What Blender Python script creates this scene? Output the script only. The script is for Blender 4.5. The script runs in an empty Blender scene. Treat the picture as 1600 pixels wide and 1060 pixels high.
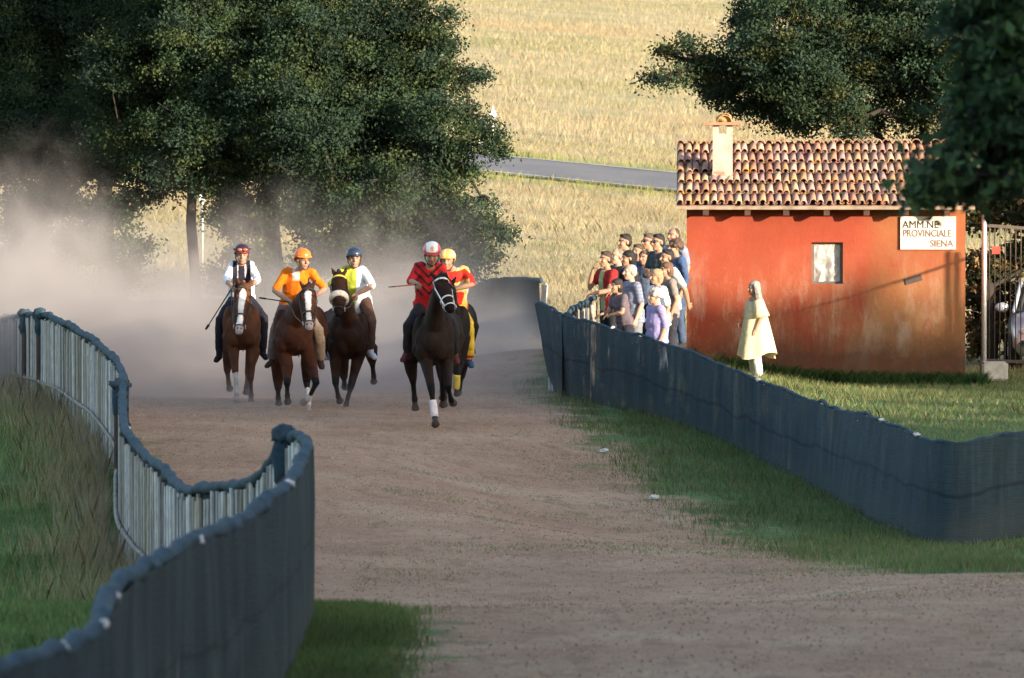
import bpy, bmesh, math, random
import numpy as np
from mathutils import Vector, Matrix, noise as mnoise
random.seed(7); rng = np.random.default_rng(7)
R = math.radians
scene = bpy.context.scene
col = scene.collection

# ------------------------------------------------------------------ camera
CAMZ = 3.15
F = 9000.0                                   # focal length in photo pixels (photo 1600 wide)
PITCH = math.atan(239.0/F)
cd = bpy.data.cameras.new('camera'); cam = bpy.data.objects.new('camera', cd); col.objects.link(cam)
cam.location = (0, 0, CAMZ); cam.rotation_euler = (R(90)-PITCH, 0, 0)
cd.sensor_width = 36; cd.lens = F/1600*36
cd.clip_start = .5; cd.clip_end = 3000
cd.dof.use_dof = True; cd.dof.focus_distance = 84; cd.dof.aperture_fstop = 6.0
scene.camera = cam
# ------------------------------------------------------------------ sky, sun, exposure
AZ, EL = R(48), R(9.5)
SUN = Vector((math.sin(AZ)*math.cos(EL), -math.cos(AZ)*math.cos(EL), math.sin(EL)))
w = bpy.data.worlds.new('World'); scene.world = w; w.use_nodes = True
nt = w.node_tree; bg = nt.nodes['Background']
sky = nt.nodes.new('ShaderNodeTexSky'); sky.sky_type = 'NISHITA'; sky.sun_disc = False
sky.sun_elevation = EL; sky.sun_rotation = math.atan2(SUN.x, SUN.y); sky.dust_density = 1.5
nt.links.new(sky.outputs[0], bg.inputs[0]); bg.inputs[1].default_value = .15
ld = bpy.data.lights.new('sun', 'SUN'); ld.energy = 3.7; ld.angle = R(.5); ld.color = (1, .88, .68)
sun = bpy.data.objects.new('sun', ld); col.objects.link(sun)
sun.rotation_euler = SUN.to_track_quat('Z', 'Y').to_euler(); sun.location = (60, -50, 40)
scene.view_settings.view_transform = 'Standard'; scene.view_settings.look = 'None'
scene.view_settings.exposure = 1.8; scene.view_settings.gamma = 1
scene.render.engine = 'CYCLES'
cy = scene.cycles
cy.max_bounces = 6; cy.diffuse_bounces = 3; cy.glossy_bounces = 2; cy.transparent_max_bounces = 12
cy.transmission_bounces = 3; cy.volume_bounces = 1; cy.volume_step_rate = .5; cy.volume_max_steps = 128
cy.use_denoising = True

# ------------------------------------------------------------------ helpers
UP = Vector((0, math.sin(PITCH), math.cos(PITCH))); FW = Vector((0, math.cos(PITCH), -math.sin(PITCH)))
def P(px, py, D):
    """world point seen at photo pixel (px,py) standing D metres down the view"""
    d = FW + Vector((1, 0, 0))*((px-800)/F) + UP*((530-py)/F)
    return Vector((0, 0, CAMZ)) + d*(D/d.y)

def smooth_mesh(me):
    me.polygons.foreach_set('use_smooth', np.ones(len(me.polygons), bool)); me.update()

def mesh(name, V, Fc, smooth=False):
    me = bpy.data.meshes.new(name)
    me.from_pydata([tuple(v) for v in V], [], Fc)
    if smooth: smooth_mesh(me)
    else: me.update()
    return me

def link(name, me, mat=None, parent=None, loc=None):
    o = bpy.data.objects.new(name, me); col.objects.link(o)
    me.name = name
    if mat is not None:
        me.materials.clear()
        for m in (mat if isinstance(mat, (list, tuple)) else [mat]): me.materials.append(m)
    if parent: o.parent = parent
    if loc is not None: o.location = loc
    return o

def tag(o, label=None, cat=None, group=None, kind=None):
    if label: o['label'] = label
    if cat: o['category'] = cat
    if group: o['group'] = group
    if kind: o['kind'] = kind
    return o

def empty(name, loc=(0, 0, 0), rz=0, label=None, cat=None, group=None):
    o = bpy.data.objects.new(name, None); col.objects.link(o)
    o.location = loc; o.rotation_euler = (0, 0, rz); o.empty_display_size = .2
    return tag(o, label, cat, group)

class MB:
    """collects verts/faces for one mesh object"""
    def __init__(s): s.V = []; s.F = []; s.C = []
    def add(s, V, Fc, c=None):
        n = len(s.V); s.V += [Vector(v) for v in V]; s.F += [tuple(i+n for i in f) for f in Fc]
        s.C += [c or (1, 1, 1)]*len(V)
    def box(s, c, size, rz=0, c_=None, M=None):
        x, y, z = size[0]/2, size[1]/2, size[2]/2
        V = [Vector((a, b, d)) for a in (-x, x) for b in (-y, y) for d in (-z, z)]
        if M is None: M = Matrix.Rotation(rz, 3, 'Z')
        V = [M @ v + Vector(c) for v in V]
        s.add(V, [(0, 1, 3, 2), (4, 6, 7, 5), (0, 4, 5, 1), (2, 3, 7, 6), (0, 2, 6, 4), (1, 5, 7, 3)], c_)
    def tube(s, pts, rads, n=10, c=None, ref=Vector((1, 0, 0)), cap=.6):
        pts = [Vector(p) for p in pts]
        if not isinstance(rads, (list, tuple)): rads = [rads]*len(pts)
        rads = [r if isinstance(r, (list, tuple)) else (r, r) for r in rads]
        # rounded ends
        P2, R2 = list(pts), list(rads)
        if cap:
            for end in (0, -1):
                p, q = (pts[0], pts[1]) if end == 0 else (pts[-1], pts[-2])
                d = (p-q); d.normalize(); ra, rb = rads[end]; m = min(ra, rb)*cap
                ext = [(p+d*m*.6, (ra*.8, rb*.8)), (p+d*m, (ra*.35, rb*.35))]
                if end == 0:
                    P2 = [e[0] for e in ext[::-1]]+P2; R2 = [e[1] for e in ext[::-1]]+R2
                else:
                    P2 += [e[0] for e in ext]; R2 += [e[1] for e in ext]
        V = []
        m = len(P2)
        for i in range(m):
            t = (P2[min(i+1, m-1)]-P2[max(i-1, 0)])
            if t.length < 1e-9: t = Vector((0, 0, 1))
            t.normalize()
            a = ref - t*ref.dot(t)
            if a.length < 1e-3:
                r2 = Vector((0, 1, 0)); a = r2 - t*r2.dot(t)
            a.normalize(); b = t.cross(a)
            for k in range(n):
                th = 2*math.pi*k/n
                V.append(P2[i]+a*(R2[i][0]*math.cos(th))+b*(R2[i][1]*math.sin(th)))
        Fc = [(i*n+k, i*n+(k+1) % n, (i+1)*n+(k+1) % n, (i+1)*n+k) for i in range(m-1) for k in range(n)]
        Fc.append(tuple(range(n))[::-1]); Fc.append(tuple((m-1)*n+k for k in range(n)))
        s.add(V, Fc, c)
    def ell(s, c, r, M=None, n=14, m=9, col_=None, noise=0, seed=0):
        V = []; c = Vector(c)
        if not isinstance(r, (list, tuple)): r = (r, r, r)
        for i in range(m+1):
            ph = math.pi*i/m
            for k in range(n):
                th = 2*math.pi*k/n
                v = Vector((r[0]*math.sin(ph)*math.cos(th), r[1]*math.sin(ph)*math.sin(th), r[2]*math.cos(ph)))
                if noise: v *= 1+noise*mnoise.noise(v*(2.2/max(r))+Vector((seed, seed*.7, 0)))
                if M is not None: v = M @ v
                V.append(c+v)
        Fc = [(i*n+k, (i+1)*n+k, (i+1)*n+(k+1) % n, i*n+(k+1) % n) for i in range(m) for k in range(n)]
        s.add(V, Fc, col_)
    def mesh(s, name, smooth=False):
        me = mesh(name, s.V, s.F, smooth)
        if any(c != (1, 1, 1) for c in s.C): setcol(me, np.array(s.C))
        return me
    def build(s, name, mat, parent=None, smooth=False, loc=None):
        return link(name, s.mesh(name, smooth), mat, parent, loc)

def setcol(me, C):
    C = np.asarray(C, float)
    a = me.color_attributes.get('Col') or me.color_attributes.new('Col', 'FLOAT_COLOR', 'POINT')
    full = np.ones((len(me.vertices), 4)); full[:, :3] = C
    a.data.foreach_set('color', full.ravel())

def coords(me):
    v = np.empty(len(me.vertices)*3); me.vertices.foreach_get('co', v); return v.reshape(-1, 3)
def normals(me):
    v = np.empty(len(me.vertices)*3); me.vertices.foreach_get('normal', v); return v.reshape(-1, 3)

def remesh(mb, vox, sm=3):
    me = mesh('tmp', mb.V, mb.F)
    o = bpy.data.objects.new('tmp', me); col.objects.link(o)
    m = o.modifiers.new('r', 'REMESH'); m.mode = 'VOXEL'; m.voxel_size = vox
    if sm:
        q = o.modifiers.new('s', 'SMOOTH'); q.factor = .5; q.iterations = sm
    dg = bpy.context.evaluated_depsgraph_get()
    out = bpy.data.meshes.new_from_object(o.evaluated_get(dg))
    bpy.data.objects.remove(o); bpy.data.meshes.remove(me)
    smooth_mesh(out)
    return out

def fastmesh(name, V, nper, smooth=False, C=None):
    """V (N*nper,3): every nper verts make one polygon"""
    V = np.asarray(V, np.float32).reshape(-1, 3); n = len(V)//nper
    me = bpy.data.meshes.new(name)
    me.vertices.add(len(V)); me.vertices.foreach_set('co', V.ravel())
    me.loops.add(len(V)); me.loops.foreach_set('vertex_index', np.arange(len(V), dtype=np.int32))
    me.polygons.add(n); me.polygons.foreach_set('loop_start', np.arange(n, dtype=np.int32)*nper)
    me.update(calc_edges=True); me.validate()
    if C is not None: setcol(me, C)
    return me

def catmull(pts, step):
    pts = [Vector(p) for p in pts]; out = []
    for i in range(len(pts)-1):
        p0, p1, p2, p3 = pts[max(i-1, 0)], pts[i], pts[i+1], pts[min(i+2, len(pts)-1)]
        n = max(1, int((p2-p1).length/step))
        for k in range(n):
            t = k/n
            out.append(.5*((2*p1)+(p2-p0)*t+(2*p0-5*p1+4*p2-p3)*t*t+(3*p1-p0-3*p2+p3)*t**3))
    out.append(pts[-1]); return out

# ------------------------------------------------------------------ materials
class NT:
    def __init__(s, name):
        s.m = bpy.data.materials.new(name); s.m.use_nodes = True; s.t = s.m.node_tree
        s.b = s.t.nodes['Principled BSDF']; s.out = s.t.nodes['Material Output']
        s.b.inputs['Specular IOR Level'].default_value = .25
    def n(s, typ, **kw):
        x = s.t.nodes.new(typ)
        for k, v in kw.items(): setattr(x, k, v)
        return x
    def l(s, a, b): s.t.links.new(a, b)
    def val(s, sock, v):
        if isinstance(v, bpy.types.NodeSocket): s.l(v, sock)
        elif isinstance(v, (tuple, list)) and len(v) == 3 and sock.type == 'RGBA': sock.default_value = (*v, 1)
        else: sock.default_value = v
    def co(s, kind='Object'):
        return s.n('ShaderNodeTexCoord').outputs[kind]
    def mapping(s, sc=(1, 1, 1), src=None):
        m = s.n('ShaderNodeMapping'); m.inputs['Scale'].default_value = sc
        s.l(src or s.co(), m.inputs[0]); return m.outputs[0]
    def noise(s, scale, detail=4, rough=.55, src=None, dist=0):
        x = s.n('ShaderNodeTexNoise'); x.inputs['Scale'].default_value = scale; x.inputs['Detail'].default_value = detail
        x.inputs['Roughness'].default_value = rough; x.inputs['Distortion'].default_value = dist
        s.l(src or s.co(), x.inputs['Vector']); return x.outputs['Fac']
    def ramp(s, fac, stops, interp='LINEAR'):
        r = s.n('ShaderNodeValToRGB'); s.l(fac, r.inputs[0]); e = r.color_ramp.elements; r.color_ramp.interpolation = interp
        while len(e) < len(stops): e.new(.5)
        for x, (p, c) in zip(e, stops):
            x.position = p; x.color = (*c, 1) if isinstance(c, (tuple, list)) else (c, c, c, 1)
        return r.outputs[0]
    def mix(s, fac, a, b, mode='MIX'):
        x = s.n('ShaderNodeMix', data_type='RGBA', blend_type=mode)
        s.val(x.inputs[0], fac); s.val(x.inputs[6], a); s.val(x.inputs[7], b); return x.outputs[2]
    def math(s, op, a, b=0, c=0, clamp=False):
        x = s.n('ShaderNodeMath', operation=op, use_clamp=clamp)
        s.val(x.inputs[0], a); s.val(x.inputs[1], b)
        if len(x.inputs) > 2: s.val(x.inputs[2], c)
        return x.outputs[0]
    def attr(s, name, out='Color'):
        return s.n('ShaderNodeAttribute', attribute_name=name).outputs[out]
    def bump(s, h, strength=.3, dist=.02):
        x = s.n('ShaderNodeBump'); x.inputs['Strength'].default_value = strength; x.inputs['Distance'].default_value = dist
        s.l(h, x.inputs['Height']); s.l(x.outputs[0], s.b.inputs['Normal'])
    def base(s, c): s.val(s.b.inputs['Base Color'], c)
    def rough(s, v): s.val(s.b.inputs['Roughness'], v)

def simple(name, c1, c2=None, scale=6, rough=.8, bump=0, bscale=40, metal=0, spec=.25):
    m = NT(name)
    if c2 is None: c2 = tuple(x*.8 for x in c1)
    m.base(m.mix(m.ramp(m.noise(scale, 5), [(.35, 0), (.65, 1)]), c1, c2)); m.rough(rough)
    m.b.inputs['Metallic'].default_value = metal; m.b.inputs['Specular IOR Level'].default_value = spec
    if bump: m.bump(m.noise(bscale, 4), bump)
    return m.m

def painted(name, rough=.85, var=.25, nscale=9, bump=0, bscale=30, transl=0, spec=.2, sheen=0):
    """colour comes from the mesh's own Col paint, broken up with fine noise"""
    m = NT(name); c = m.attr('Col')
    v = m.ramp(m.noise(nscale, 5), [(.3, 1-var), (.7, 1+var*.6)])
    c = m.mix(1.0, c, v, 'MULTIPLY'); m.base(c); m.rough(rough); m.b.inputs['Specular IOR Level'].default_value = spec
    if sheen: m.b.inputs['Sheen Weight'].default_value = sheen
    if bump: m.bump(m.noise(bscale, 3), bump)
    if transl:
        t = m.n('ShaderNodeBsdfTranslucent'); m.l(c, t.inputs[0]); x = m.n('ShaderNodeMixShader'); x.inputs[0].default_value = transl
        m.l(m.b.outputs[0], x.inputs[1]); m.l(t.outputs[0], x.inputs[2]); m.l(x.outputs[0], m.out.inputs[0])
    return m.m

CLOTH = painted('cloth', .9, .22, 14, .35, 22)
SKIN = painted('skin', .55, .12, 10, 0, spec=.35)
COAT = painted('horse_coat', .72, .34, 7, .15, 60, spec=.10)
HAIR = painted('hair', .6, .35, 30, .5, 60, spec=.3)
LEAF = painted('leaf', .7, .25, 1.2, transl=.2, spec=.08)
BLADE = painted('grass_blade', .8, .3, .5, transl=.5, spec=.06)
BARK = simple('bark', (.045, .034, .028), (.025, .020, .016), 6, .95, .6, 14)
SLAT = painted('weathered_slat', .9, .3, 8, .3, 40)
SHELLP = painted('helmet_paint', .28, .05, 5, spec=.5)
ROPE = simple('pale_rope', (.45, .42, .38), (.3, .28, .26), 20, .9)
LEATHER = simple('dark_leather', (.03, .022, .018), (.05, .035, .025), 20, .5)
DARKMETAL = simple('dark_metal', (.06, .05, .05), (.10, .075, .06), 9, .5, metal=.6)
GALV = simple('galvanised_metal', (.55, .55, .56), (.42, .42, .43), 9, .45, metal=.5)
# ------------------------------------------------------------------ fence lines (photo pixel of the top edge, depth) -> world
LF = [(-40, 497, 98), (0, 497, 92), (60, 490, 84), (110, 508, 78), (160, 541, 72), (190, 578, 68), (191, 620, 63), (195, 668, 58), (222, 703, 55),
      (250, 728, 53), (275, 752, 51), (300, 764, 49), (350, 756, 47), (400, 744, 45.5), (428, 712, 44.3), (450, 682, 43.2), (472, 680, 42.2),
      (478, 700, 40.8), (445, 755, 37), (385, 800, 33.8), (300, 842, 31), (225, 880, 28.4), (165, 930, 26), (148, 975, 25.2), (80, 1012, 23.8), (0, 1042, 22.5), (-120, 1090, 20.8), (-300, 1150, 19)]
RF = [(840, 474, 868, 607, 86.5), (862, 478, 878, 612, 85.8), (884, 492, 892, 622, 85), (960, 512, 955, 640, 83), (1070, 545, 1065, 680, 80), (1180, 590, 1175, 725, 76.5),
      (1300, 634, 1290, 775, 72), (1366, 650, 1345, 800, 69.5), (1480, 690, 1470, 852, 66), (1600, 672, 1600, 838, 67), (1720, 660, 1720, 826, 68.5)]
LT = [P(*a) for a in LF]; RT = [P(a[0], a[1], a[4]) for a in RF]; RB = [P(a[2], a[3], a[4]) for a in RF]
WT = [P(884, 490, 85), P(905, 476, 88), P(930, 464, 91)]        # return wing behind the far end of the right fence
FT = [P(846, 438, 106), P(800, 436, 106.5), P(770, 438, 107), P(700, 452, 107.5), P(560, 462, 108), P(300, 470, 108), P(0, 476, 107), P(-200, 478, 106)]

# ------------------------------------------------------------------ terrain
prof = np.array([(-200, -.2), (0, 0), (30, .0), (37, .05), (42, .12), (46, .1), (52, -.4), (58, -.62), (66, -.72), (72, -.42), (78, -.1), (86, .0), (95, 0.0), (103, .12),
                 (112, .65), (125, 1.55), (138, 2.6), (146, 3.2), (153, 3.8), (160, 4.15), (180, 5.2), (200, 6.3), (250, 9.6), (300, 13.2), (400, 22), (650, 42), (900, 60)])
ty = np.arange(-200, 900, .5); tz = np.interp(ty, prof[:, 0], prof[:, 1])
kk = np.exp(-.5*(np.arange(-8, 9)/3.2)**2); kk /= kk.sum(); tz = np.convolve(np.pad(tz, 8, 'edge'), kk, 'valid')
def tilt(x, y): return -.07*np.clip(x-1.3, -14, 12)*np.clip((y-112)/35, 0, 1)
CP = []
for v in LT[1:]: CP.append((v.x, v.y, v.z-1.2, 2.2))
for v in RB: CP.append((v.x, v.y, v.z, 2.2))
for a in [(370, 630, 86), (482, 646, 82), (540, 646, 84), (680, 663, 78), (700, 640, 80), (610, 640, 82), (300, 628, 88), (720, 622, 84)]:
    v = P(*a); CP.append((v.x, v.y, v.z, 2.2))
CP += [(1.55, 88.5, .45, 1.5), (2.2, 91, .7, 1.3), (1.6, 91, .72, 1.5), (2.2, 87.5, .3, 1.3), (2.0, 85.5, .05, 1.2), (3.9, 90.5, -.04, 1.2), (5, 91.5, -.08, 1.5), (7, 91.5, -.08, 1.5), (5.2, 94, .0, 2),
       (7.2, 80, .0, 2), (5.5, 80, -.1, 2), (7, 74, -.45, 2), (4.6, 85, .02, 2), (8, 89, .0, 2), (6, 88.5, -.04, 2)]
CP = np.array(CP); CPr = CP[:, 2]-np.interp(CP[:, 1], ty, tz)
def hh(x, y):
    x = np.asarray(x, float); y = np.asarray(y, float)
    z = np.interp(y, ty, tz)+tilt(x, y)
    sw = np.full(x.shape, .12); sr = np.zeros(x.shape)
    for (cx, cy_, _, s), r in zip(CP, CPr):
        w_ = np.exp(-((x-cx)**2+(y-cy_)**2)/(2*s*s)); sw = sw+w_; sr = sr+w_*r
    return z+sr/sw
def h(x, y): return float(hh(np.array([x]), np.array([y]))[0])

lfy = np.array([v.y for v in LT]); lfx = np.array([v.x for v in LT])
o_ = np.argsort(lfy); lfy, lfx = lfy[o_], lfx[o_]
xr_pts = np.array([(0, 60), (50.5, 60), (54, 3.6), (58, 3.0), (64, 2.95), (67, 2.6), (70, 2.2), (73, 1.8), (76, 1.35), (80, 1.0), (84, .55), (87, .3), (92, .5), (106, .6), (112, -4), (130, -4)])
xl_pts = np.array([(-50, -60), (10, -60), (18, -.9), (30, -.72), (37, -.74), (40, -.68), (42, -.8), (43.5, -1.15)])
def dirtness(x, y):
    """signed distance (m) inside the dirt track"""
    xr = np.interp(y, xr_pts[:, 0], xr_pts[:, 1])
    xl = np.where(y < 43.5, np.interp(y, xl_pts[:, 0], xl_pts[:, 1]), np.interp(y, lfy, lfx)+.2)
    d = np.minimum(xr-x, x-xl)
    d = np.minimum(d, (103-y)*.7)
    return d

gx = np.concatenate([-14-np.geomspace(.5, 300, 26)[::-1], np.arange(-14, 14.01, .25), 14+np.geomspace(.5, 300, 26)])
gy = np.concatenate([np.arange(-160, 14, 8.), np.arange(14, 112, .25), 112+np.geomspace(.3, 780, 90)])
GX, GY = np.meshgrid(gx, gy); GZ = hh(GX, GY)
nx, ny = len(gx), len(gy)
V = np.stack([GX, GY, GZ], -1).reshape(-1, 3)
j, i = np.meshgrid(np.arange(ny-1), np.arange(nx-1), indexing='ij'); q = (j*nx+i).ravel()
faces = np.stack([q, q+1, q+nx+1, q+nx], 1)
cc = V[faces].mean(1); dn = dirtness(cc[:, 0], cc[:, 1])
isd = dn > 0
dv = np.clip(dirtness(V[:, 0], V[:, 1])/1.2*.5+.5, 0, 1)
dry = np.clip((V[:, 1]-93)/8, 0, 1)

def ground_mat():
    m = NT('ground'); c = m.co()
    dirt = m.ramp(m.noise(.55, 6, .6, c), [(.3, (.35, .205, .135)), (.5, (.45, .275, .18)), (.72, (.54, .37, .25))])
    dirt = m.mix(m.ramp(m.noise(9, 5, .7, c), [(.44, 0), (.72, .6)]), dirt, (.27, .165, .11))
    dirt = m.mix(m.ramp(m.noise(34, 3, .6, c), [(.55, 0), (.72, .7)]), dirt, (.55, .44, .32))
    dirt = m.mix(m.ramp(m.noise(16, 4, .8, m.mapping((1, .35, 1), c)), [(.58, 0), (.68, .55)]), dirt, (.17, .105, .08))
    dirt = m.mix(m.ramp(m.noise(3.4, 4, .65, m.mapping((1, .5, 1), c)), [(.54, 0), (.64, .5)]), dirt, (.25, .15, .10))
    gr = m.ramp(m.noise(1.1, 5, .6, c), [(.3, (.10, .17, .06)), (.6, (.15, .22, .08)), (.8, (.25, .25, .11))])
    gr = m.mix(m.ramp(m.noise(14, 4, .7, c), [(.45, 0), (.7, .6)]), gr, (.05, .05, .028))
    s = m.mapping((.22, .75, .75), c)
    dr = m.ramp(m.noise(.5, 6, .62, s), [(.28, (.26, .25, .12)), (.42, (.37, .33, .19)), (.55, (.45, .37, .24)), (.75, (.48, .36, .23))])
    dr = m.mix(m.ramp(m.noise(5, 5, .75, m.mapping((1, .5, 1), c)), [(.4, 0), (.68, .55)]), dr, (.34, .27, .16))
    bands = m.noise(.9, 4, .55, m.mapping((.05, .10, .10), c), .6)
    dr = m.mix(m.ramp(bands, [(.38, .75), (.50, 0)]), dr, (.25, .26, .10))
    dr = m.mix(m.ramp(bands, [(.55, 0), (.66, .8)]), dr, (.45, .30, .14))
    g = m.mix(m.attr('dry', 'Fac'), gr, dr)
    f = m.math('ADD', m.attr('dirt', 'Fac'), m.math('MULTIPLY', m.math('SUBTRACT', m.noise(1.3, 6, .65, c), .5), 1.5))
    patch = m.ramp(m.noise(.28, 6, .7, c), [(.58, 0), (.72, .6)])
    f = m.math('SUBTRACT', f, m.math('MULTIPLY', patch, .55))
    f = m.ramp(f, [(.34, 0), (.62, 1)])
    m.base(m.mix(f, g, dirt)); m.rough(.95); m.b.inputs['Specular IOR Level'].default_value = .1
    hgt = m.math('ADD', m.noise(3, 6, .7, c), m.math('MULTIPLY', m.noise(22, 4, .7, c), .35))
    m.bump(hgt, .75, .12)
    return m.m
GROUND = ground_mat()
def sub(name, fsel):
    idx = np.unique(fsel); re = np.zeros(len(V), int); re[idx] = np.arange(len(idx))
    me = bpy.data.meshes.new(name); me.from_pydata(V[idx].tolist(), [], re[fsel].tolist()); smooth_mesh(me)
    for nm, arr in (('dirt', dv), ('dry', dry)):
        a = me.attributes.new(nm, 'FLOAT', 'POINT'); a.data.foreach_set('value', arr[idx].astype(np.float32))
    return tag(link(name, me, GROUND), kind='structure')
sub('ground', faces[~isd]); sub('dirt_track', faces[isd])

# road across the hillside
def road_z(x, y): return hh(x, y)
rd = MB(); rl = MB(); rx = np.arange(-70, 71, .8)
ry0 = 149.6-1.1*(rx-1.3)*.35; hw = 3.1
def strip(mb, off0, off1, dz, n=8):
    base = len(mb.V); Vs = []
    for k in range(n+1):
        o = off0+(off1-off0)*k/n
        y = ry0+o; z = hh(rx, y)+dz
        Vs.append(np.stack([rx, y, z], 1))
    Vs = np.stack(Vs, 1).reshape(-1, 3)
    m_ = n+1
    mb.add(Vs, [(a*m_+b, (a+1)*m_+b, (a+1)*m_+b+1, a*m_+b+1) for a in range(len(rx)-1) for b in range(n)])
strip(rd, -hw, hw, .06)
strip(rl, hw-.42, hw-.24, .075, 1); strip(rl, -hw+.24, -hw+.40, .075, 1)
tag(rd.build('road', simple('asphalt', (.13, .125, .14), (.165, .155, .165), .7, .9, .15, 60), smooth=True), kind='structure')
tag(rl.build('road_marking', simple('road_paint', (.5, .5, .48), (.35, .35, .34), 2, .8), smooth=True), kind='structure')

# ------------------------------------------------------------------ netting fences
def net_mat(name='shade_netting', k=1.0):
    m = NT(name); c = m.co()
    v = m.noise(1.6, 4, .6, m.mapping((2.2, 2.2, .25), c))
    b = m.ramp(v, [(.3, (.012, .023, .031)), (.55, (.022, .038, .048)), (.75, (.046, .066, .075))])
    b = m.mix(m.ramp(m.noise(3.2, 5, .7, c), [(.52, 0), (.75, .5)]), b, (.05, .055, .055))
    fine = m.noise(9, 3, .6, m.mapping((.5, .5, 9), c))
    b = m.mix(m.ramp(fine, [(.45, 0), (.65, .35)]), b, (.010, .015, .02))
    sp = m.n('ShaderNodeSeparateColor'); m.l(m.attr('Col'), sp.inputs[0]); t_, s_ = sp.outputs[0], sp.outputs[1]
    wob = m.math('ADD', t_, m.math('MULTIPLY', m.math('SUBTRACT', m.noise(.9, 3, .5, c), .5), .22))
    seam = m.ramp(wob, [(.50, 0), (.53, 1), (.56, 0)])
    b = m.mix(m.math('MULTIPLY', seam, .7), b, (.006, .009, .013))
    b = m.mix(m.ramp(wob, [(.18, .45), (.42, 0)]), b, (.05, .055, .05))
    if k != 1: b = m.mix(1.0, b, (k, k*.98, k*.98), 'MULTIPLY')
    m.base(b); m.rough(.85)
    m.bump(m.math('ADD', fine, m.noise(2.5, 4, .6, m.mapping((1.1, 1.1, .8), c))), .36, .03)
    t = m.n('ShaderNodeBsdfTransparent'); x = m.n('ShaderNodeMixShader')
    m.l(m.ramp(m.noise(2.0, 3, .6, c), [(.50, .0), (.80, .13)]), x.inputs[0])
    m.l(m.b.outputs[0], x.inputs[1]); m.l(t.outputs[0], x.inputs[2]); m.l(x.outputs[0], m.out.inputs[0])
    return m.m
NET = net_mat(); NET_FADED = net_mat('faded_netting', 1.45)
ROLL = simple('rolled_netting', (.018, .042, .065), (.042, .072, .10), 9, .85, .5, 30)
RAIL = simple('weathered_rail', (.34, .31, .28), (.2, .18, .16), 7, .9, .3, 20)
WHITE_TIE = simple('white_rag', (.72, .70, .68), (.5, .5, .5), 20, .9)

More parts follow.
